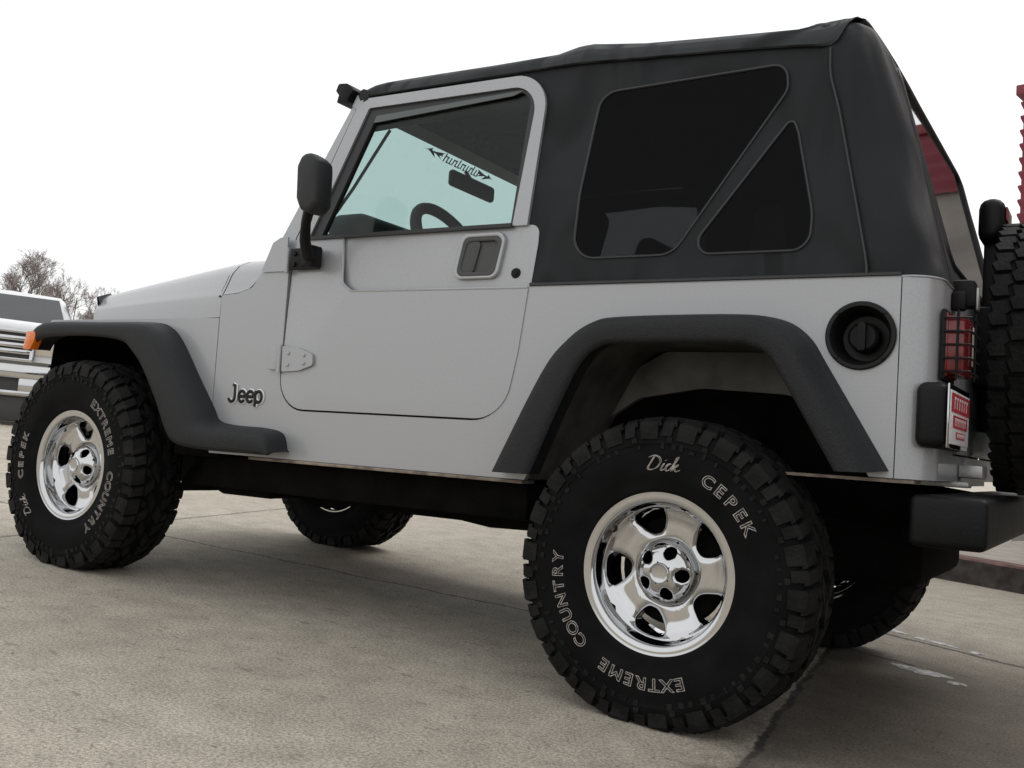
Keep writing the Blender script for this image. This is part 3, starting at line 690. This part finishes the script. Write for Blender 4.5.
t = MB(); t.box((.645, .70, .80), (.69, .80, 1.38), .008); t.box((.630, .66, 1.345), (.70, .84, 1.475), .03, 3); hb = t.build('brake_lamp_post', M['black'], V)
t = MB(); t.box((.701, .69, 1.41), (.706, .81, 1.45), .002); t.build('brake_lamp', M['red'], hb)

# ------------------------------------------------------------------ chassis
t = MB()
for y in (.33, 1.10):
    t.tube([(-2.78, y+.045, .66), (-2.0, y+.045, .60), (-1.75, y+.045, .50), (-.6, y+.045, .50), (-.35, y+.045, .56), (.1, y+.045, .62), (.62, y+.045, .56)], .055, 4)
for x in (-1.9, -.5, .55): t.box((x-.04, .35, .48), (x+.04, 1.15, .56), .01)
t.box((-1.93, .06, .455), (-.46, .33, .568), .015); t.box((-1.93, 1.19, .455), (-.46, BW-.06, .568), .015); t.box((-1.78, .10, .43), (-1.52, .30, .50), .02); t.box((-1.93, .02, .56), (-1.70, .33, .64), .01)
t.build('frame', M['dark'], V)
t = MB(); t.plate(rpoly([(-1.62, .50), (-1.60, .44, .02), (-1.45, .405), (-1.40, .43), (-1.33, .47), (-.98, .47), (-.90, .425, .03), (-.72, .405, .03), (-.55, .41, .03), (-.42, .45), (-.42, .52)]), (), .28, .62); t.box((-1.35, .45, .40), (-.75, 1.05, .46), .02); t.build('skid_plate', M['dark'], V)
t = MB(); t.box((.12, .38, .36), (.56, 1.14, .56), .04, 3); t.build('fuel_tank', M['dark'], V)
t = MB(); t.tube([(-.62, 1.16, .46), (-.18, 1.18, .46)], .085, 16); t.tube([(-1.6, .9, .46), (-1.0, .95, .43), (-.62, 1.16, .46)], .025, 8); t.build('exhaust', M['dark'], V)
def hub(x): return w2b((x, 0, .376))
for x, dy in ((0, 0), (-2.373, .20)):
    h = hub(x); t = MB(); t.tube([(h.x, .06, h.z), (h.x, BW-.06, h.z)], .042, 14)
    rows = []
    for a, r_ in ((-.13, .05), (-.10, .11), (0, .14), (.10, .11), (.14, .05)): rows.append((r_, a))
    t.lathe(rows, 20, (h.x, BW/2+dy, h.z)); t.tube([(h.x-.5 if x == 0 else h.x+.5, BW/2+dy, h.z+.10), (h.x, BW/2+dy, h.z)], .03, 10)
    t.build('axle', M['dark'], V)
    for y in (.30, BW-.30):
        t = MB(); t.tube([(h.x+.055*math.cos(i*.7), y+.055*math.sin(i*.7), h.z+.05+i*.0055) for i in range(50)], .008, 6); t.build('coil_spring', M['dark'], V)
        t = MB(); t.tube([(h.x+.12, y, h.z-.02), (h.x+.10, y, h.z+.38)], [.028, .022], 10); t.tube([(h.x, y+.04, h.z-.03), (h.x+(.75 if x < -1 else -.75), y+.02, h.z+.08)], .028, 8); t.build('control_arm', M['dark'], V)

# ------------------------------------------------------------------ wheels
RT, HZ = .396, .376
def tyre_mesh(flat=True, allterr=False):
    t = MB(); n = 110
    prof = [(.198, .095), (.199, .108), (.207, .117), (.216, .121), (.224, .1215), (.238, .130), (.248, .1335), (.254, .1362), (.302, .1362), (.308, .1352), (.322, .1335), (.326, .1355), (.340, .1325), (.356, .127), (.368, .119), (.376, .106), (.3795, .08), (.381, .04)]
    full = [(r, -y) for r, y in prof]+[(.381, 0)]+[(r, y) for r, y in prof[::-1]]
    t.lathe(full, n)
    rnd = random.Random(11)
    def lug(th, dth, y0, y1, r0, r1, skew=0., tp=.86):
        P = []
        for r, k in ((r0, 1.), (r1, tp)):
            for y, s in ((y0, -1), (y1, 1)):
                for q in (-1, 1):
                    a = th+skew*s/2+q*dth/2*k; yy = (y0+y1)/2+(y-(y0+y1)/2)*(.5+.5*k)
                    rr_ = r if not isinstance(r, tuple) else r[0 if s < 0 else 1]
                    P.append((rr_*math.cos(a), yy, rr_*math.sin(a)))
        v = t.verts(P)
        for f in ((0, 1, 3, 2), (4, 6, 7, 5), (0, 4, 5, 1), (2, 3, 7, 6), (0, 2, 6, 4), (1, 5, 7, 3)):
            q_ = t.face([v[i] for i in f]); q_.material_index = 1
    NP = 22; st = 2*math.pi/NP
    for k in range(66):      # small moulded marks round the shoulder
        if rnd.random() < .75: lug(k*2*math.pi/66+rnd.uniform(-.02, .02), rnd.uniform(.018, .05), -.1325, -.1372, .313, rnd.uniform(.322, .330))
    for k in range(NP):
        a = k*st
        for sg, ph in ((-1, 0), (1, .5)):
            b = a+ph*st
            # big shoulder block, shorter recessed block
            for off, w, out in ((0, .58, .130), (.53, .34, .122)):
                c = b+off*st
                lug(c, st*w*.92, sg*.078, sg*out, .372, (.3965, .384), .10*st*sg)
                # side biters running down the shoulder
                rows = [(.382, out-.002, .0), (.371, out+.004, .004), (.354, .1335, .0045), (.338 if off == 0 else .346, .1365, .002)]
                h = st*w*.40
                A_ = [];
                for r, y, _ in rows: A_.append(t.verts([(r*math.cos(c+q*h), sg*(y), r*math.sin(c+q*h)) for q in (-1, -.4, .4, 1)]))
                B_ = [t.verts([(r*math.cos(c+q*h*1.05), sg*(y-.008), r*math.sin(c+q*h*1.05)) for q in (-1, 1)]) for r, y, _ in rows]
                for i in range(3):
                    for j in range(3): t.face((A_[i][j], A_[i][j+1], A_[i+1][j+1], A_[i+1][j])).material_index = 1
                    t.face((B_[i][0], A_[i][0], A_[i+1][0], B_[i+1][0])); t.face((A_[i][3], B_[i][1], B_[i+1][1], A_[i+1][3]))
                t.face((A_[3][0], A_[3][1], A_[3][2], A_[3][3], B_[3][1], B_[3][0])); t.face((B_[0][0], B_[0][1], A_[0][3], A_[0][2], A_[0][1], A_[0][0]))
                # small raised bar in the sidewall pattern
                if off == 0:
                    lug(c+st*.42, st*.16, sg*.1300, sg*.1375, .330, .344)
            # inner blocks, staggered
            lug(b+.18*st, st*.50, sg*.010, sg*.040, .374, .3965, -.30*st*sg)
            lug(b+.68*st, st*.34, sg*.030, sg*.068, .374, .3965, .28*st*sg)
            lug(b+.12*st, st*.22, sg*.046, sg*.070, .374, .3955, .1*st)
    for v in t.bm.verts:
        if flat and v.co.z < -HZ+.002:
            d = -HZ+.002-v.co.z; v.co.z = -HZ+.002; v.co.y += math.copysign(d*.25, v.co.y)
        elif flat and v.co.z < -.27 and math.hypot(v.co.x, v.co.z) > .312:
            q = (-.27-v.co.z)/.106*max(0, 1-abs(v.co.x)/.2); v.co.y += math.copysign(.007*q, v.co.y)
    for v in t.bm.verts: v.co.y *= .92
    bmesh.ops.recalc_face_normals(t.bm, faces=t.bm.faces[:])
    return t
def holed_ring(t, r0, r1, hole, zf, fil, wall, k5, n=48, rings=7, a_off=0):
    """five-fold ring with one shaped opening per 72 degrees; hole(phi)->(da, r); zf(r)->height"""
    ca, cr = 0, (r0+r1)/2
    hw = R(36); hh = (r1-r0)/2
    outer = []
    for i in range(n):
        ph = 2*math.pi*(i+.5)/n; c, s = math.cos(ph), math.sin(ph); m = max(abs(c), abs(s))
        outer.append((c/m*hw, cr+s/m*hh))
    for sct in range(k5):
        base = a_off+sct*2*math.pi/k5; R_ = []
        for q in range(-3, rings+1):
            row = []
            for i in range(n):
                ph = 2*math.pi*(i+.5)/n; ha, hr = hole(ph)
                if q < 0:
                    f_ = -q/3.; a, r = ha*(1-.10*f_), (hr-cr)*(1-.06*f_)+cr; z = zf(r)-fil-wall*f_
                else:
                    T = (q/rings)**1.6; a = ha+(outer[i][0]-ha)*T; r = hr+(outer[i][1]-hr)*T
                    dist = math.hypot((a-ha)*r, r-hr); z = zf(r)-fil*max(0, 1-dist/(fil*2.4))**2
                row.append((r*math.cos(base+a), -z, r*math.sin(base+a)))
            R_.append(row)
        t.grid(R_, True)
    bmesh.ops.remove_doubles(t.bm, verts=t.bm.verts[:], dist=1e-4)
def interp(P):
    def f(r):
        if r <= P[0][0]: return P[0][1]
        for (a, b), (c, d) in zip(P, P[1:]):
            if r <= c:
                q = (r-a)/(c-a); q = q*q*(3-2*q); return b+(d-b)*q
        return P[-1][1]
    return f
def rim_mesh():
    t = MB()
    zf = interp([(.07, -.084), (.078, -.080), (.086, -.0685), (.09, -.066), (.125, -.0645), (.155, -.058), (.171, -.046)])
    def hole(ph):
        c, s = math.cos(ph), math.sin(ph); e = .72
        c2, s2 = math.copysign(abs(c)**e, c), math.copysign(abs(s)**e, s)
        r = .1325+.033*s2; w = (.0365+.0095*s2)*c2 + .005*s2
        return w/.1335*(1.0), r
    holed_ring(t, .076, .171, hole, zf, .006, .030, 5, 48, 8, R(113))
    # dish wall and lip, then the barrel behind
    t.lathe([(.171, .046), (.1745, .037), (.1765, .022), (.1775, .012), (.1795, .0075), (.182, .0035), (.185, .0016), (.195, .0012), (.2005, .0008), (.2035, .0), (.2065, .0), (.2085, .002), (.2095, .007), (.208, .016)], 120)
    t.lathe([(.171, .050), (.172, .10), (.172, .16), (.188, .195), (.200, .204), (.209, .214), (.2085, .222), (.203, .222), (.196, .210)], 60)
    bmesh.ops.remove_doubles(t.bm, verts=t.bm.verts[:], dist=5e-4)
    return t
def cap_mesh():
    t = MB()
    zf = interp([(.026, -.022), (.045, -.026), (.060, -.035), (.070, -.046), (.0765, -.058)])
    holed_ring(t, .0265, .0745, lambda ph: (.0165*math.cos(ph)/.0535, .0535+.0165*math.sin(ph)), zf, .003, .022, 5, 32, 5, R(72))
    t.lathe([(.0745, .0548), (.0770, .064), (.078, .082)], 80)
    t.lathe([(.0268, .0222), (.0255, .017), (.0235, .0155), (.021, .017), (.019, .0175), (.0, .017)], 40)
    bmesh.ops.remove_doubles(t.bm, verts=t.bm.verts[:], dist=5e-4)
    return t
def lettering_mesh(word):
    t = MB()
    def arc(s, a0, a1, r, size, italic=0., wide=1.25, bev=.0010):
        s_ = list(s); n = len(s_)
        wd = {'I': .5, 'i': .5, 'l': .5, ' ': .7, 'M': 1.15}
        W = [wd.get(c, 1.) for c in s_]; tot = sum(W); acc = 0
        for c, w in zip(s_, W):
            a = a0+(a1-a0)*(acc+w/2)/tot; acc += w
            if c == ' ': continue
            me = text_obj(c, size, bold=.0005, fill=False, ext=0, shear=italic, bevel=bev)
            b = bmesh.new(); b.from_mesh(me); bpy.data.meshes.remove(me)
            yy = -.1368*.92
            mt_ = Matrix.Rotation(-(a-math.pi/2), 4, 'Y') @ Matrix.Translation((0, yy, r)) @ face_left @ Matrix.Diagonal((wide, 1, .8, 1))
            b.transform(mt_); t.merge(b)
    arc(*word); return t
WORDS = [('EXTREME', R(-65), R(-117), .269, .043, 0, 1.12), ('COUNTRY', R(-128), R(-184), .269, .043, 0, 1.08), ('script',), ('CEPEK', R(68), R(29), .271, .042, 0, 1.12)]
def script_mesh():
    t = MB()
    S = [[(.15, .95), (.06, .5), (0, .05), (.25, 0), (.52, .22), (.6, .62), (.42, .92), (.1, 1.0), (-.12, .85)],
         [(.84, .52), (.76, .12), (.85, .02), (1.0, .2), (1.08, .42), (1.22, .48), (1.1, .5), (1.01, .25), (1.08, .03), (1.22, .06), (1.38, .4), (1.55, .95), (1.46, .92), (1.38, .04), (1.45, .32), (1.64, .5), (1.60, .33), (1.48, .28), (1.66, .02), (1.82, .14)],
         [(.88, .72), (.90, .76)]]
    for st in S:
        P = spline(st, 4)
        for o in (-.0016, .0016):
            t.tube([((p.x-.85)*.046+p.y*.010+o, p.y*.036-.018+o*.4, 0) for p in P], .0010, 5)
    t.bm.transform(Matrix.Rotation(-(R(91)-math.pi/2), 4, 'Y') @ Matrix.Translation((0, -.1368*.92, .277)) @ face_left)
    return t
def drum_mesh():
    t = MB(); t.lathe([(0, .105), (.13, .105), (.14, .11), (.142, .13), (.12, .15), (.0, .15)], 40); return t
TY = -.095                           # outer lip plane of the left wheels (world y)
tyc = .0095-TY                        # tyre centre plane measured from the lip plane
proto = {}
def make_wheel(name, x, right, spin, first):
    h = hub(x); y = TY if not right else BW-TY
    if first:
        w = drum_mesh().build('wheel', M['dark'], None)
        a = tyre_mesh().build('tyre', [M['rubber'], M['lug']], None, 30, recalc=False); a.parent = w; a.location = (0, tyc, 0)
        b = rim_mesh().build('rim', M['chrome'], None, 50); b.parent = w
        c = cap_mesh().build('hub_cap', M['chrome'], None, 50); c.parent = w
        ls = []
        for wd_ in WORDS:
            d = (lettering_mesh(wd_) if len(wd_) > 1 else script_mesh()).build('tyre_lettering', M['letter'], None); d.parent = w; d.location = (0, tyc, 0); ls.append(d)
        proto.update(w=w, kids=[a, b, c]+ls)
    else:
        w = proto['w'].copy(); col.objects.link(w)
        kids = []
        for k in proto['kids']:
            q = k.copy(); col.objects.link(q); q.parent = w; kids.append(q)
        proto['last'] = kids
    kids = proto['kids'] if first else proto['last']
    for q in kids[1:]: q.rotation_euler = (0, -R(spin), 0)
    w.parent = V; w.matrix_parent_inverse = PINV
    w.location = (h.x, y, h.z); w.rotation_euler = (0, AR, math.pi if right else (-.0 if x == 0 else -.015))
    return w
make_wheel('wheel', 0, False, 0, True)
make_wheel('wheel', -2.373, False, 130, False)
make_wheel('wheel', 0, True, 40, False)
make_wheel('wheel', -2.373, True, 75, False)
# spare on the tailgate, standing on its carrier
sp = proto['w'].copy(); col.objects.link(sp); sp.name = 'spare_wheel'
ks = []
for k in proto['kids'][1:3]:
    q = k.copy(); col.objects.link(q); q.parent = sp; ks.append(q)
def spare_tyre():
    t = MB(); n = 100
    prof = [(.198, .095), (.207, .117), (.224, .1215), (.262, .133), (.30, .134), (.335, .128), (.360, .119), (.374, .106), (.380, .08), (.381, .04)]
    t.lathe([(r, -y) for r, y in prof]+[(.381, 0)]+[(r, y) for r, y in prof[::-1]], n)
    NP = 30; st = 2*math.pi/NP
    for k in range(NP):      # interlocking zig-zag all-terrain blocks
        for j, y in enumerate((-.100, -.052, -.0, .052, .100)):
            a = k*st+(j % 2)*st*.5; P = []
            shape = [(-.44, -.016), (-.06, -.027), (.06, -.014), (.44, -.020), (.46, .017), (.10, .028), (-.04, .015), (-.42, .024)]
            w = 1.1 if j in (0, 4) else .95
            B_ = t.verts([((.376)*math.cos(a+q*st), y+z*w, .376*math.sin(a+q*st)) for q, z in shape])
            r1 = .395-(.006 if j in (0, 4) else 0)
            T_ = t.verts([(r1*math.cos(a+q*st*.92), y+z*w*.92, r1*math.sin(a+q*st*.92)) for q, z in shape])
            t.face(T_)
            for i in range(8): t.face((B_[i], B_[(i+1) % 8], T_[(i+1) % 8], T_[i]))
    return t
q = spare_tyre().build('tyre', M['lug'], None, 30); q.parent = sp; q.location = (0, tyc, 0)
sp.parent = V; sp.matrix_parent_inverse = PINV
sp.location = (.930, .775, 1.020); sp.rotation_euler = (0, 0, math.pi/2)
t = MB(); t.box((.64, .55, .92), (.74, 1.0, 1.14), .01); t.tube([(.70, .775, 1.035), (.86, .775, 1.035)], .06, 14); t.build('spare_carrier', M['black'], V)

# ------------------------------------------------------------------ surroundings
# kerb and raised sidewalk beyond the tail of the car
k = empty('kerb', (2.0, 4.6, 0)); tag(k, 'dirty concrete kerb with a worn red painted top edge, far right beyond the rear bumper', 'kerb')
def krow(): return [(-.35+i*.25, 4.545-.19*(i*.25)*.55+.0*i) for i in range(40)]
kp = Vector((-.029, 4.551)); kd = Vector((.386, -.084)).normalized(); kn = Vector((-kd.y, kd.x))
def kpt(a, b, z): p = kp+kd*a+kn*b; return (p.x-2.0, p.y-4.6, z)
rs = random.Random(9)
av = [-.30+i*.08 for i in range(130)]
def jitter(s): return rs.uniform(-s, s)
t = MB(); rows = []
for a in av: rows.append([kpt(a, .0+jitter(.008), -.01), kpt(a, .012+jitter(.004), .06), kpt(a, .02+jitter(.003), .145)])
rows0 = rows; R_ = t.grid(rows); end = t.verts([kpt(-.30, .36, -.01), kpt(-.30, .36, .145)]); t.face((R_[0][0], R_[0][1], R_[0][2], end[1], end[0]))
t.build('kerb_face', M['kerbface'], k)
t = MB(); t.grid([[kpt(a, .02, .145), kpt(a, .035, .158), kpt(a, .20+jitter(.01), .16), ] for a in av]); t.build('kerb_top', M['kerbred'], k)
t = MB(); t.grid([[kpt(a, b, .156) for b in (.19, 1, 2, 3.4, 6)] for a in av]); t.build('sidewalk', M['walk'], None)
sw_ = bpy.data.objects['sidewalk']; sw_.location = (2.0, 4.6, 0); tag(sw_, kind='structure')

# red clad building at the far right
GX, GY = .06, 8.0
bl = empty('red_building', (GX, GY, 0), (0, -R(2.8), kd.angle_signed(Vector((1, 0))) if False else math.atan2(kd.y, kd.x)))
tag(bl, 'dark red ribbed metal clad building at the right edge behind the spare wheel', 'building')
t = MB(); rows = []
zz = 2.95
prof = []
while zz < 4.30: prof += [(.0, zz), (-.022, zz+.055), (-.022, zz+.075), (.0, zz+.085)]; zz += .135
prof += [(.0, 4.30)]
P0 = [[(d, d, z) for d, z in prof], [(.12, d, z) for d, z in prof]]; hi_ = [p for p in prof if p[1] > 3.7]
t.grid([[(x, d, z) for d, z in hi_] for x in (.12, 9.0)])
t.grid(P0); t.grid([[(d, d, z) for d, z in prof], [(d, 8.0, z) for d, z in prof]]); t.build('cladding', M['redwall'], bl)
t = MB(); t.box((-.06, -.06, 4.30), (9.0, 8.0, 4.40), .01); t.build('roof_cap', M['redwall'], bl)
t = MB(); t.box((.03, .03, -.2), (9.0, 7.9, 2.95)); t.box((.05, .05, 2.9), (8.9, 7.8, 4.29)); t.build('wall', M['stone'], bl)
t = MB(); t.grid([[(5.0+d, y, z) for d, z in prof] for y in (0.06, -7.5)]); t.grid([[(x, -7.5+d, z) for d, z in prof] for x in (5.0, 9.0)]); t.build('cladding', M['redwall'], bl)  # unseen wing (cladding, cap, wall) added to shade the car's tail
t = MB(); t.box((4.87, -7.63, 4.30), (9.0, -.131, 4.40), .01); t.build('roof_cap', M['redwall'], bl)
t = MB(); t.box((5.03, -7.47, -.2), (9.0, .029, 2.95)); t.box((5.05, -7.45, 2.9), (8.9, .04, 4.29)); t.build('wall', M['stone'], bl)
t = MB(); pr2 = []
zz = 4.40
while zz < 7.6: pr2 += [(.0, zz), (-.022, zz+.055), (-.022, zz+.075), (.0, zz+.085)]; zz += .135
t.grid([[(x, .30+d, z) for d, z in pr2] for x in (.08, 9.0)]); t.grid([[(.08+d, y, z) for d, z in pr2] for y in (.30, 7.8)]); t.grid([[(x, y, 7.65) for y in (.2, 7.8)] for x in (.03, 9.0)]); t.build('unseen_parapet', M['redwall'], bl)  # unseen taller upper part, added to fill the rear window's reflection
for x0 in (.5,):
    t = MB(); t.box((x0, .0, .9), (x0+1.6, .029, 2.1)); w = t.build('window', M['grey'], bl)
    t = MB(); t.box((x0+.08, -.006, .98), (x0+1.52, -.001, 2.02)); t.build('pane', M['truckglass'], w)

# old snow left along the joint
def blob(name, x, y, rx, ry, seed, label):
    rs = random.Random(seed); n = 22; t = MB()
    ph = [rs.uniform(0, 6.28) for _ in range(3)]
    rad = [1+.25*math.sin(2*a+ph[0])+.2*math.sin(3*a+ph[1])+.12*math.sin(7*a+ph[2]) for a in [2*math.pi*i/n for i in range(n)]]
    rows = [[(rx*k*rad[i]*math.cos(2*math.pi*i/n), ry*k*rad[i]*math.sin(2*math.pi*i/n), z) for i in range(n)] for k, z in ((1, .0015), (.8, .004), (.45, .006), (.02, .007))]
    t.grid(rows, True); o = t.build(name, M['snow']); o.location = (x, y, 0); o.rotation_euler = (0, 0, -.35); tag(o, label, 'snow', 'old snow remnants')
blob('snow_patch', .42, 1.345, .085, .05, 1, 'thin smear of old snow on the concrete behind the rear wheel')
blob('snow_patch', .545, 1.255, .030, .022, 2, 'small bright lump of old snow at the end of the larger smear')
blob('snow_patch', .15, 2.13, .09, .03, 3, 'flat strip of snow just beside the far rear wheel')
blob('snow_patch', .36, 2.02, .08, .022, 4, 'narrow snow streak along the middle of the slab joint')
blob('snow_patch', .52, 1.95, .03, .022, 6, 'little snow lump nearest the right end of the slab joint')

# white pickup facing us at the left edge
def pickup():
    loc = Vector((-10.35, 4.82, 0)) - Vector((rt.x, rt.y, 0)).normalized()*.50; to = (CAM-loc); ang = math.atan2(to.y, to.x)+math.pi/2 + R(-6)
    P = empty('pickup_truck', loc, (R(-1.0), 0, ang)); tag(P, 'white pickup with chrome bar grille parked facing us at the left edge', 'pickup')
    # local: front towards -y, x to the viewer's right
    t = MB()
    rows = []
    for y, hw, z0, z1 in ((-.02, .84, .78, 1.15), (.0, .86, .74, 1.20), (.06, .90, .72, 1.235), (.3, .95, .70, 1.265), (.9, .98, .70, 1.285), (1.35, .98, .70, 1.29)):
        rows.append([(-hw, y, z0), (-hw-.01, y, z1-.22), (-hw+.01, y, z1-.10), (-hw+.10, y, z1-.02), (-hw+.35, y, z1+.015), (0, y, z1+.02), (hw-.35, y, z1+.015), (hw-.10, y, z1-.02), (hw-.01, y, z1-.10), (hw+.01, y, z1-.22), (hw, y, z0)])
    R_ = t.grid(rows); t.face(R_[0])
    cab = [(1.15, .97, 1.22), (1.45, .96, 1.27), (1.95, .80, 1.66), (2.1, .74, 1.755), (2.35, .72, 1.785), (3.4, .72, 1.785), (3.7, .76, 1.74), (3.9, .96, 1.2)]
    rows = [[(-w, y, .62), (-w, y, min(z-.02, 1.2)), (-w+.015, y, z-.05), (-w+.07, y, z), (0, y, z+.02), (w-.07, y, z), (w-.015, y, z-.05), (w, y, min(z-.02, 1.2)), (w, y, .62)] for y, w, z in cab]
    t.grid(rows); t.box((-.97, 3.9, .6), (.97, 5.9, 1.22), .03)
    t.build('truck_body', M['white'], P, 40)
    t = MB()
    def ws(x, k): y = 1.47+(2.06-1.47)*k; z = 1.30+(1.735-1.30)*k; return (x*(.80-.16*k), y-.022, z+.018)
    t.grid([[ws(x, k) for x in (-1, -.6, 0, .6, 1)] for k in (0, .5, .93)]); t.build('truck_windshield', M['truckglass'], P)
    for s in (-1, 1):
        t = MB(); t.grid([[(s*(.985-.22*k)+s*.004, y0+(.35*k if y0 < 2 else 0), 1.24+.46*k) for y0 in (1.55, 2.4, 3.4)] for k in (0, .5, 1)]); t.build('side_glass', M['truckglass'], P)
        t = MB(); t.box((s*1.07-.10, 1.30, 1.20), (s*1.07+.10, 1.40, 1.38), .03); t.tube([(s*.95, 1.4, 1.22), (s*1.06, 1.36, 1.25)], .02, 6); t.build('side_mirror', M['black'], P)
        t = MB(); t.box((s*.70-.16, -.055, .86), (s*.70+.16, .02, 1.10), .02); t.build('truck_headlight', M['lensw'], P)
        for y in (.55, 4.6):
            t = MB(); t.lathe([(0, -.10), (.2, -.10), (.23, -.13), (.33, -.14), (.385, -.10), (.39, .1), (.3, .13), (0, .13)], 36); t.bm.transform(Matrix.Translation((s*.80, y, .385)) @ Matrix.Rotation(R(90), 4, 'Z')); t.build('truck_wheel', M['rubber'], P)
    t = MB(); t.plate(rpoly([(-.56, .77, .04), (.56, .77, .04), (.56, 1.16, .05), (-.56, 1.16, .05)]), [rpoly([(-.50, .81), (.50, .81), (.50, 1.11, .03), (-.50, 1.11, .03)])], -.09, -.03, .008)
    for z in (.885, .96, 1.045): t.box((-.505, -.088, z-.027), (.505, -.04, z+.030), .008)
    gr = t.build('truck_grille', M['chrome'], P)
    t = MB(); t.box((-.5, -.036, .80), (.5, -.025, 1.12)); t.build('grille_backing', M['grey'], gr)  # dark grey panel behind the chrome bars
    t = MB(); t.plate(ellipse(0, .962, .12, .055), (), -.108, -.085, .006); t.build('oval_badge', mat('badge_blue', (.16, .18, .22), .3, .3), gr)
    t = MB(); t.box((-.97, -.22, .56), (.97, .02, .735), .04, 3); t.box((-.95, -.21, .36), (.95, .0, .42), .02); t.box((-.97, -.21, .40), (-.42, .0, .58), .03); t.box((.42, -.21, .40), (.97, .0, .58), .03)
    bm_ = t.build('truck_bumper', M['chrome'], P)
    t = MB(); t.box((-.42, -.12, .41), (.42, -.02, .57)); t.box((-.9, -.12, .05), (.9, .10, .355), .02); t.build('intake_and_under_shade', M['grey'], bm_)  # real intake, plus a dark box standing in for shade under the truck
    t = MB(); t.tube([(.88, 1.25, 1.24), (.90, 1.28, 1.74)], .006, 5); t.build('antenna', M['black'], P)
pickup()

# bare trees
def tree(loc, h, spread, seed, name, label, depth=8, r0=None):
    rs = random.Random(seed); t = MB(); tr = MB()
    def grow(mb, p, d, l, r, lev):
        pts = [p]; q = p.copy(); dd = d.copy(); n = 3
        for i in range(n):
            dd = (dd+Vector((rs.uniform(-1, 1), rs.uniform(-1, 1), rs.uniform(-.5, .7)))*.16).normalized(); q = q+dd*l/n; pts.append(q.copy())
        mb.tube(pts, [r*(1-.4*i/n) for i in range(n+1)], 5 if lev < 3 else 3, cap=False)
        if lev >= depth: return
        for k in range(3):
            a = rs.uniform(0, 6.28); tilt = rs.uniform(.35, .85)*spread
            x = dd.orthogonal().normalized(); y = dd.cross(x)
            nd = (dd*math.cos(tilt)+(x*math.cos(a)+y*math.sin(a))*math.sin(tilt)+Vector((0, 0, .12))).normalized()
            st_p = pts[rs.choice((1, 2, 3, 3))] if lev > 0 else pts[rs.choice((2, 3))]
            grow(t, st_p, nd, l*rs.uniform(.62, .80), max(r*.60, .007), lev+1)
    grow(tr, Vector((0, 0, 0)), Vector((0, 0, 1)), h*.26, h*.022, 0)
    o = tr.build('trunk', M['bark']); E_ = empty(name, loc); o.parent = E_
    c = t.build('crown', M['bark'], recalc=False); c.parent = E_
    tag(E_, label, 'tree'); return E_
def ground_dir(px, dist, z=0.):
    d = fw*1.0+rt*((px-512)/FPX); d.z = 0; d.normalize(); return Vector((CAM.x+d.x*dist, CAM.y+d.y*dist, z))
tree(ground_dir(30, 55), 8.0, 1.0, 4, 'bare_tree', 'large rounded leafless tree behind the white pickup at left')
tree(ground_dir(98, 70), 7.2, .9, 8, 'bare_tree', 'smaller distant leafless tree showing just above the silver hood')
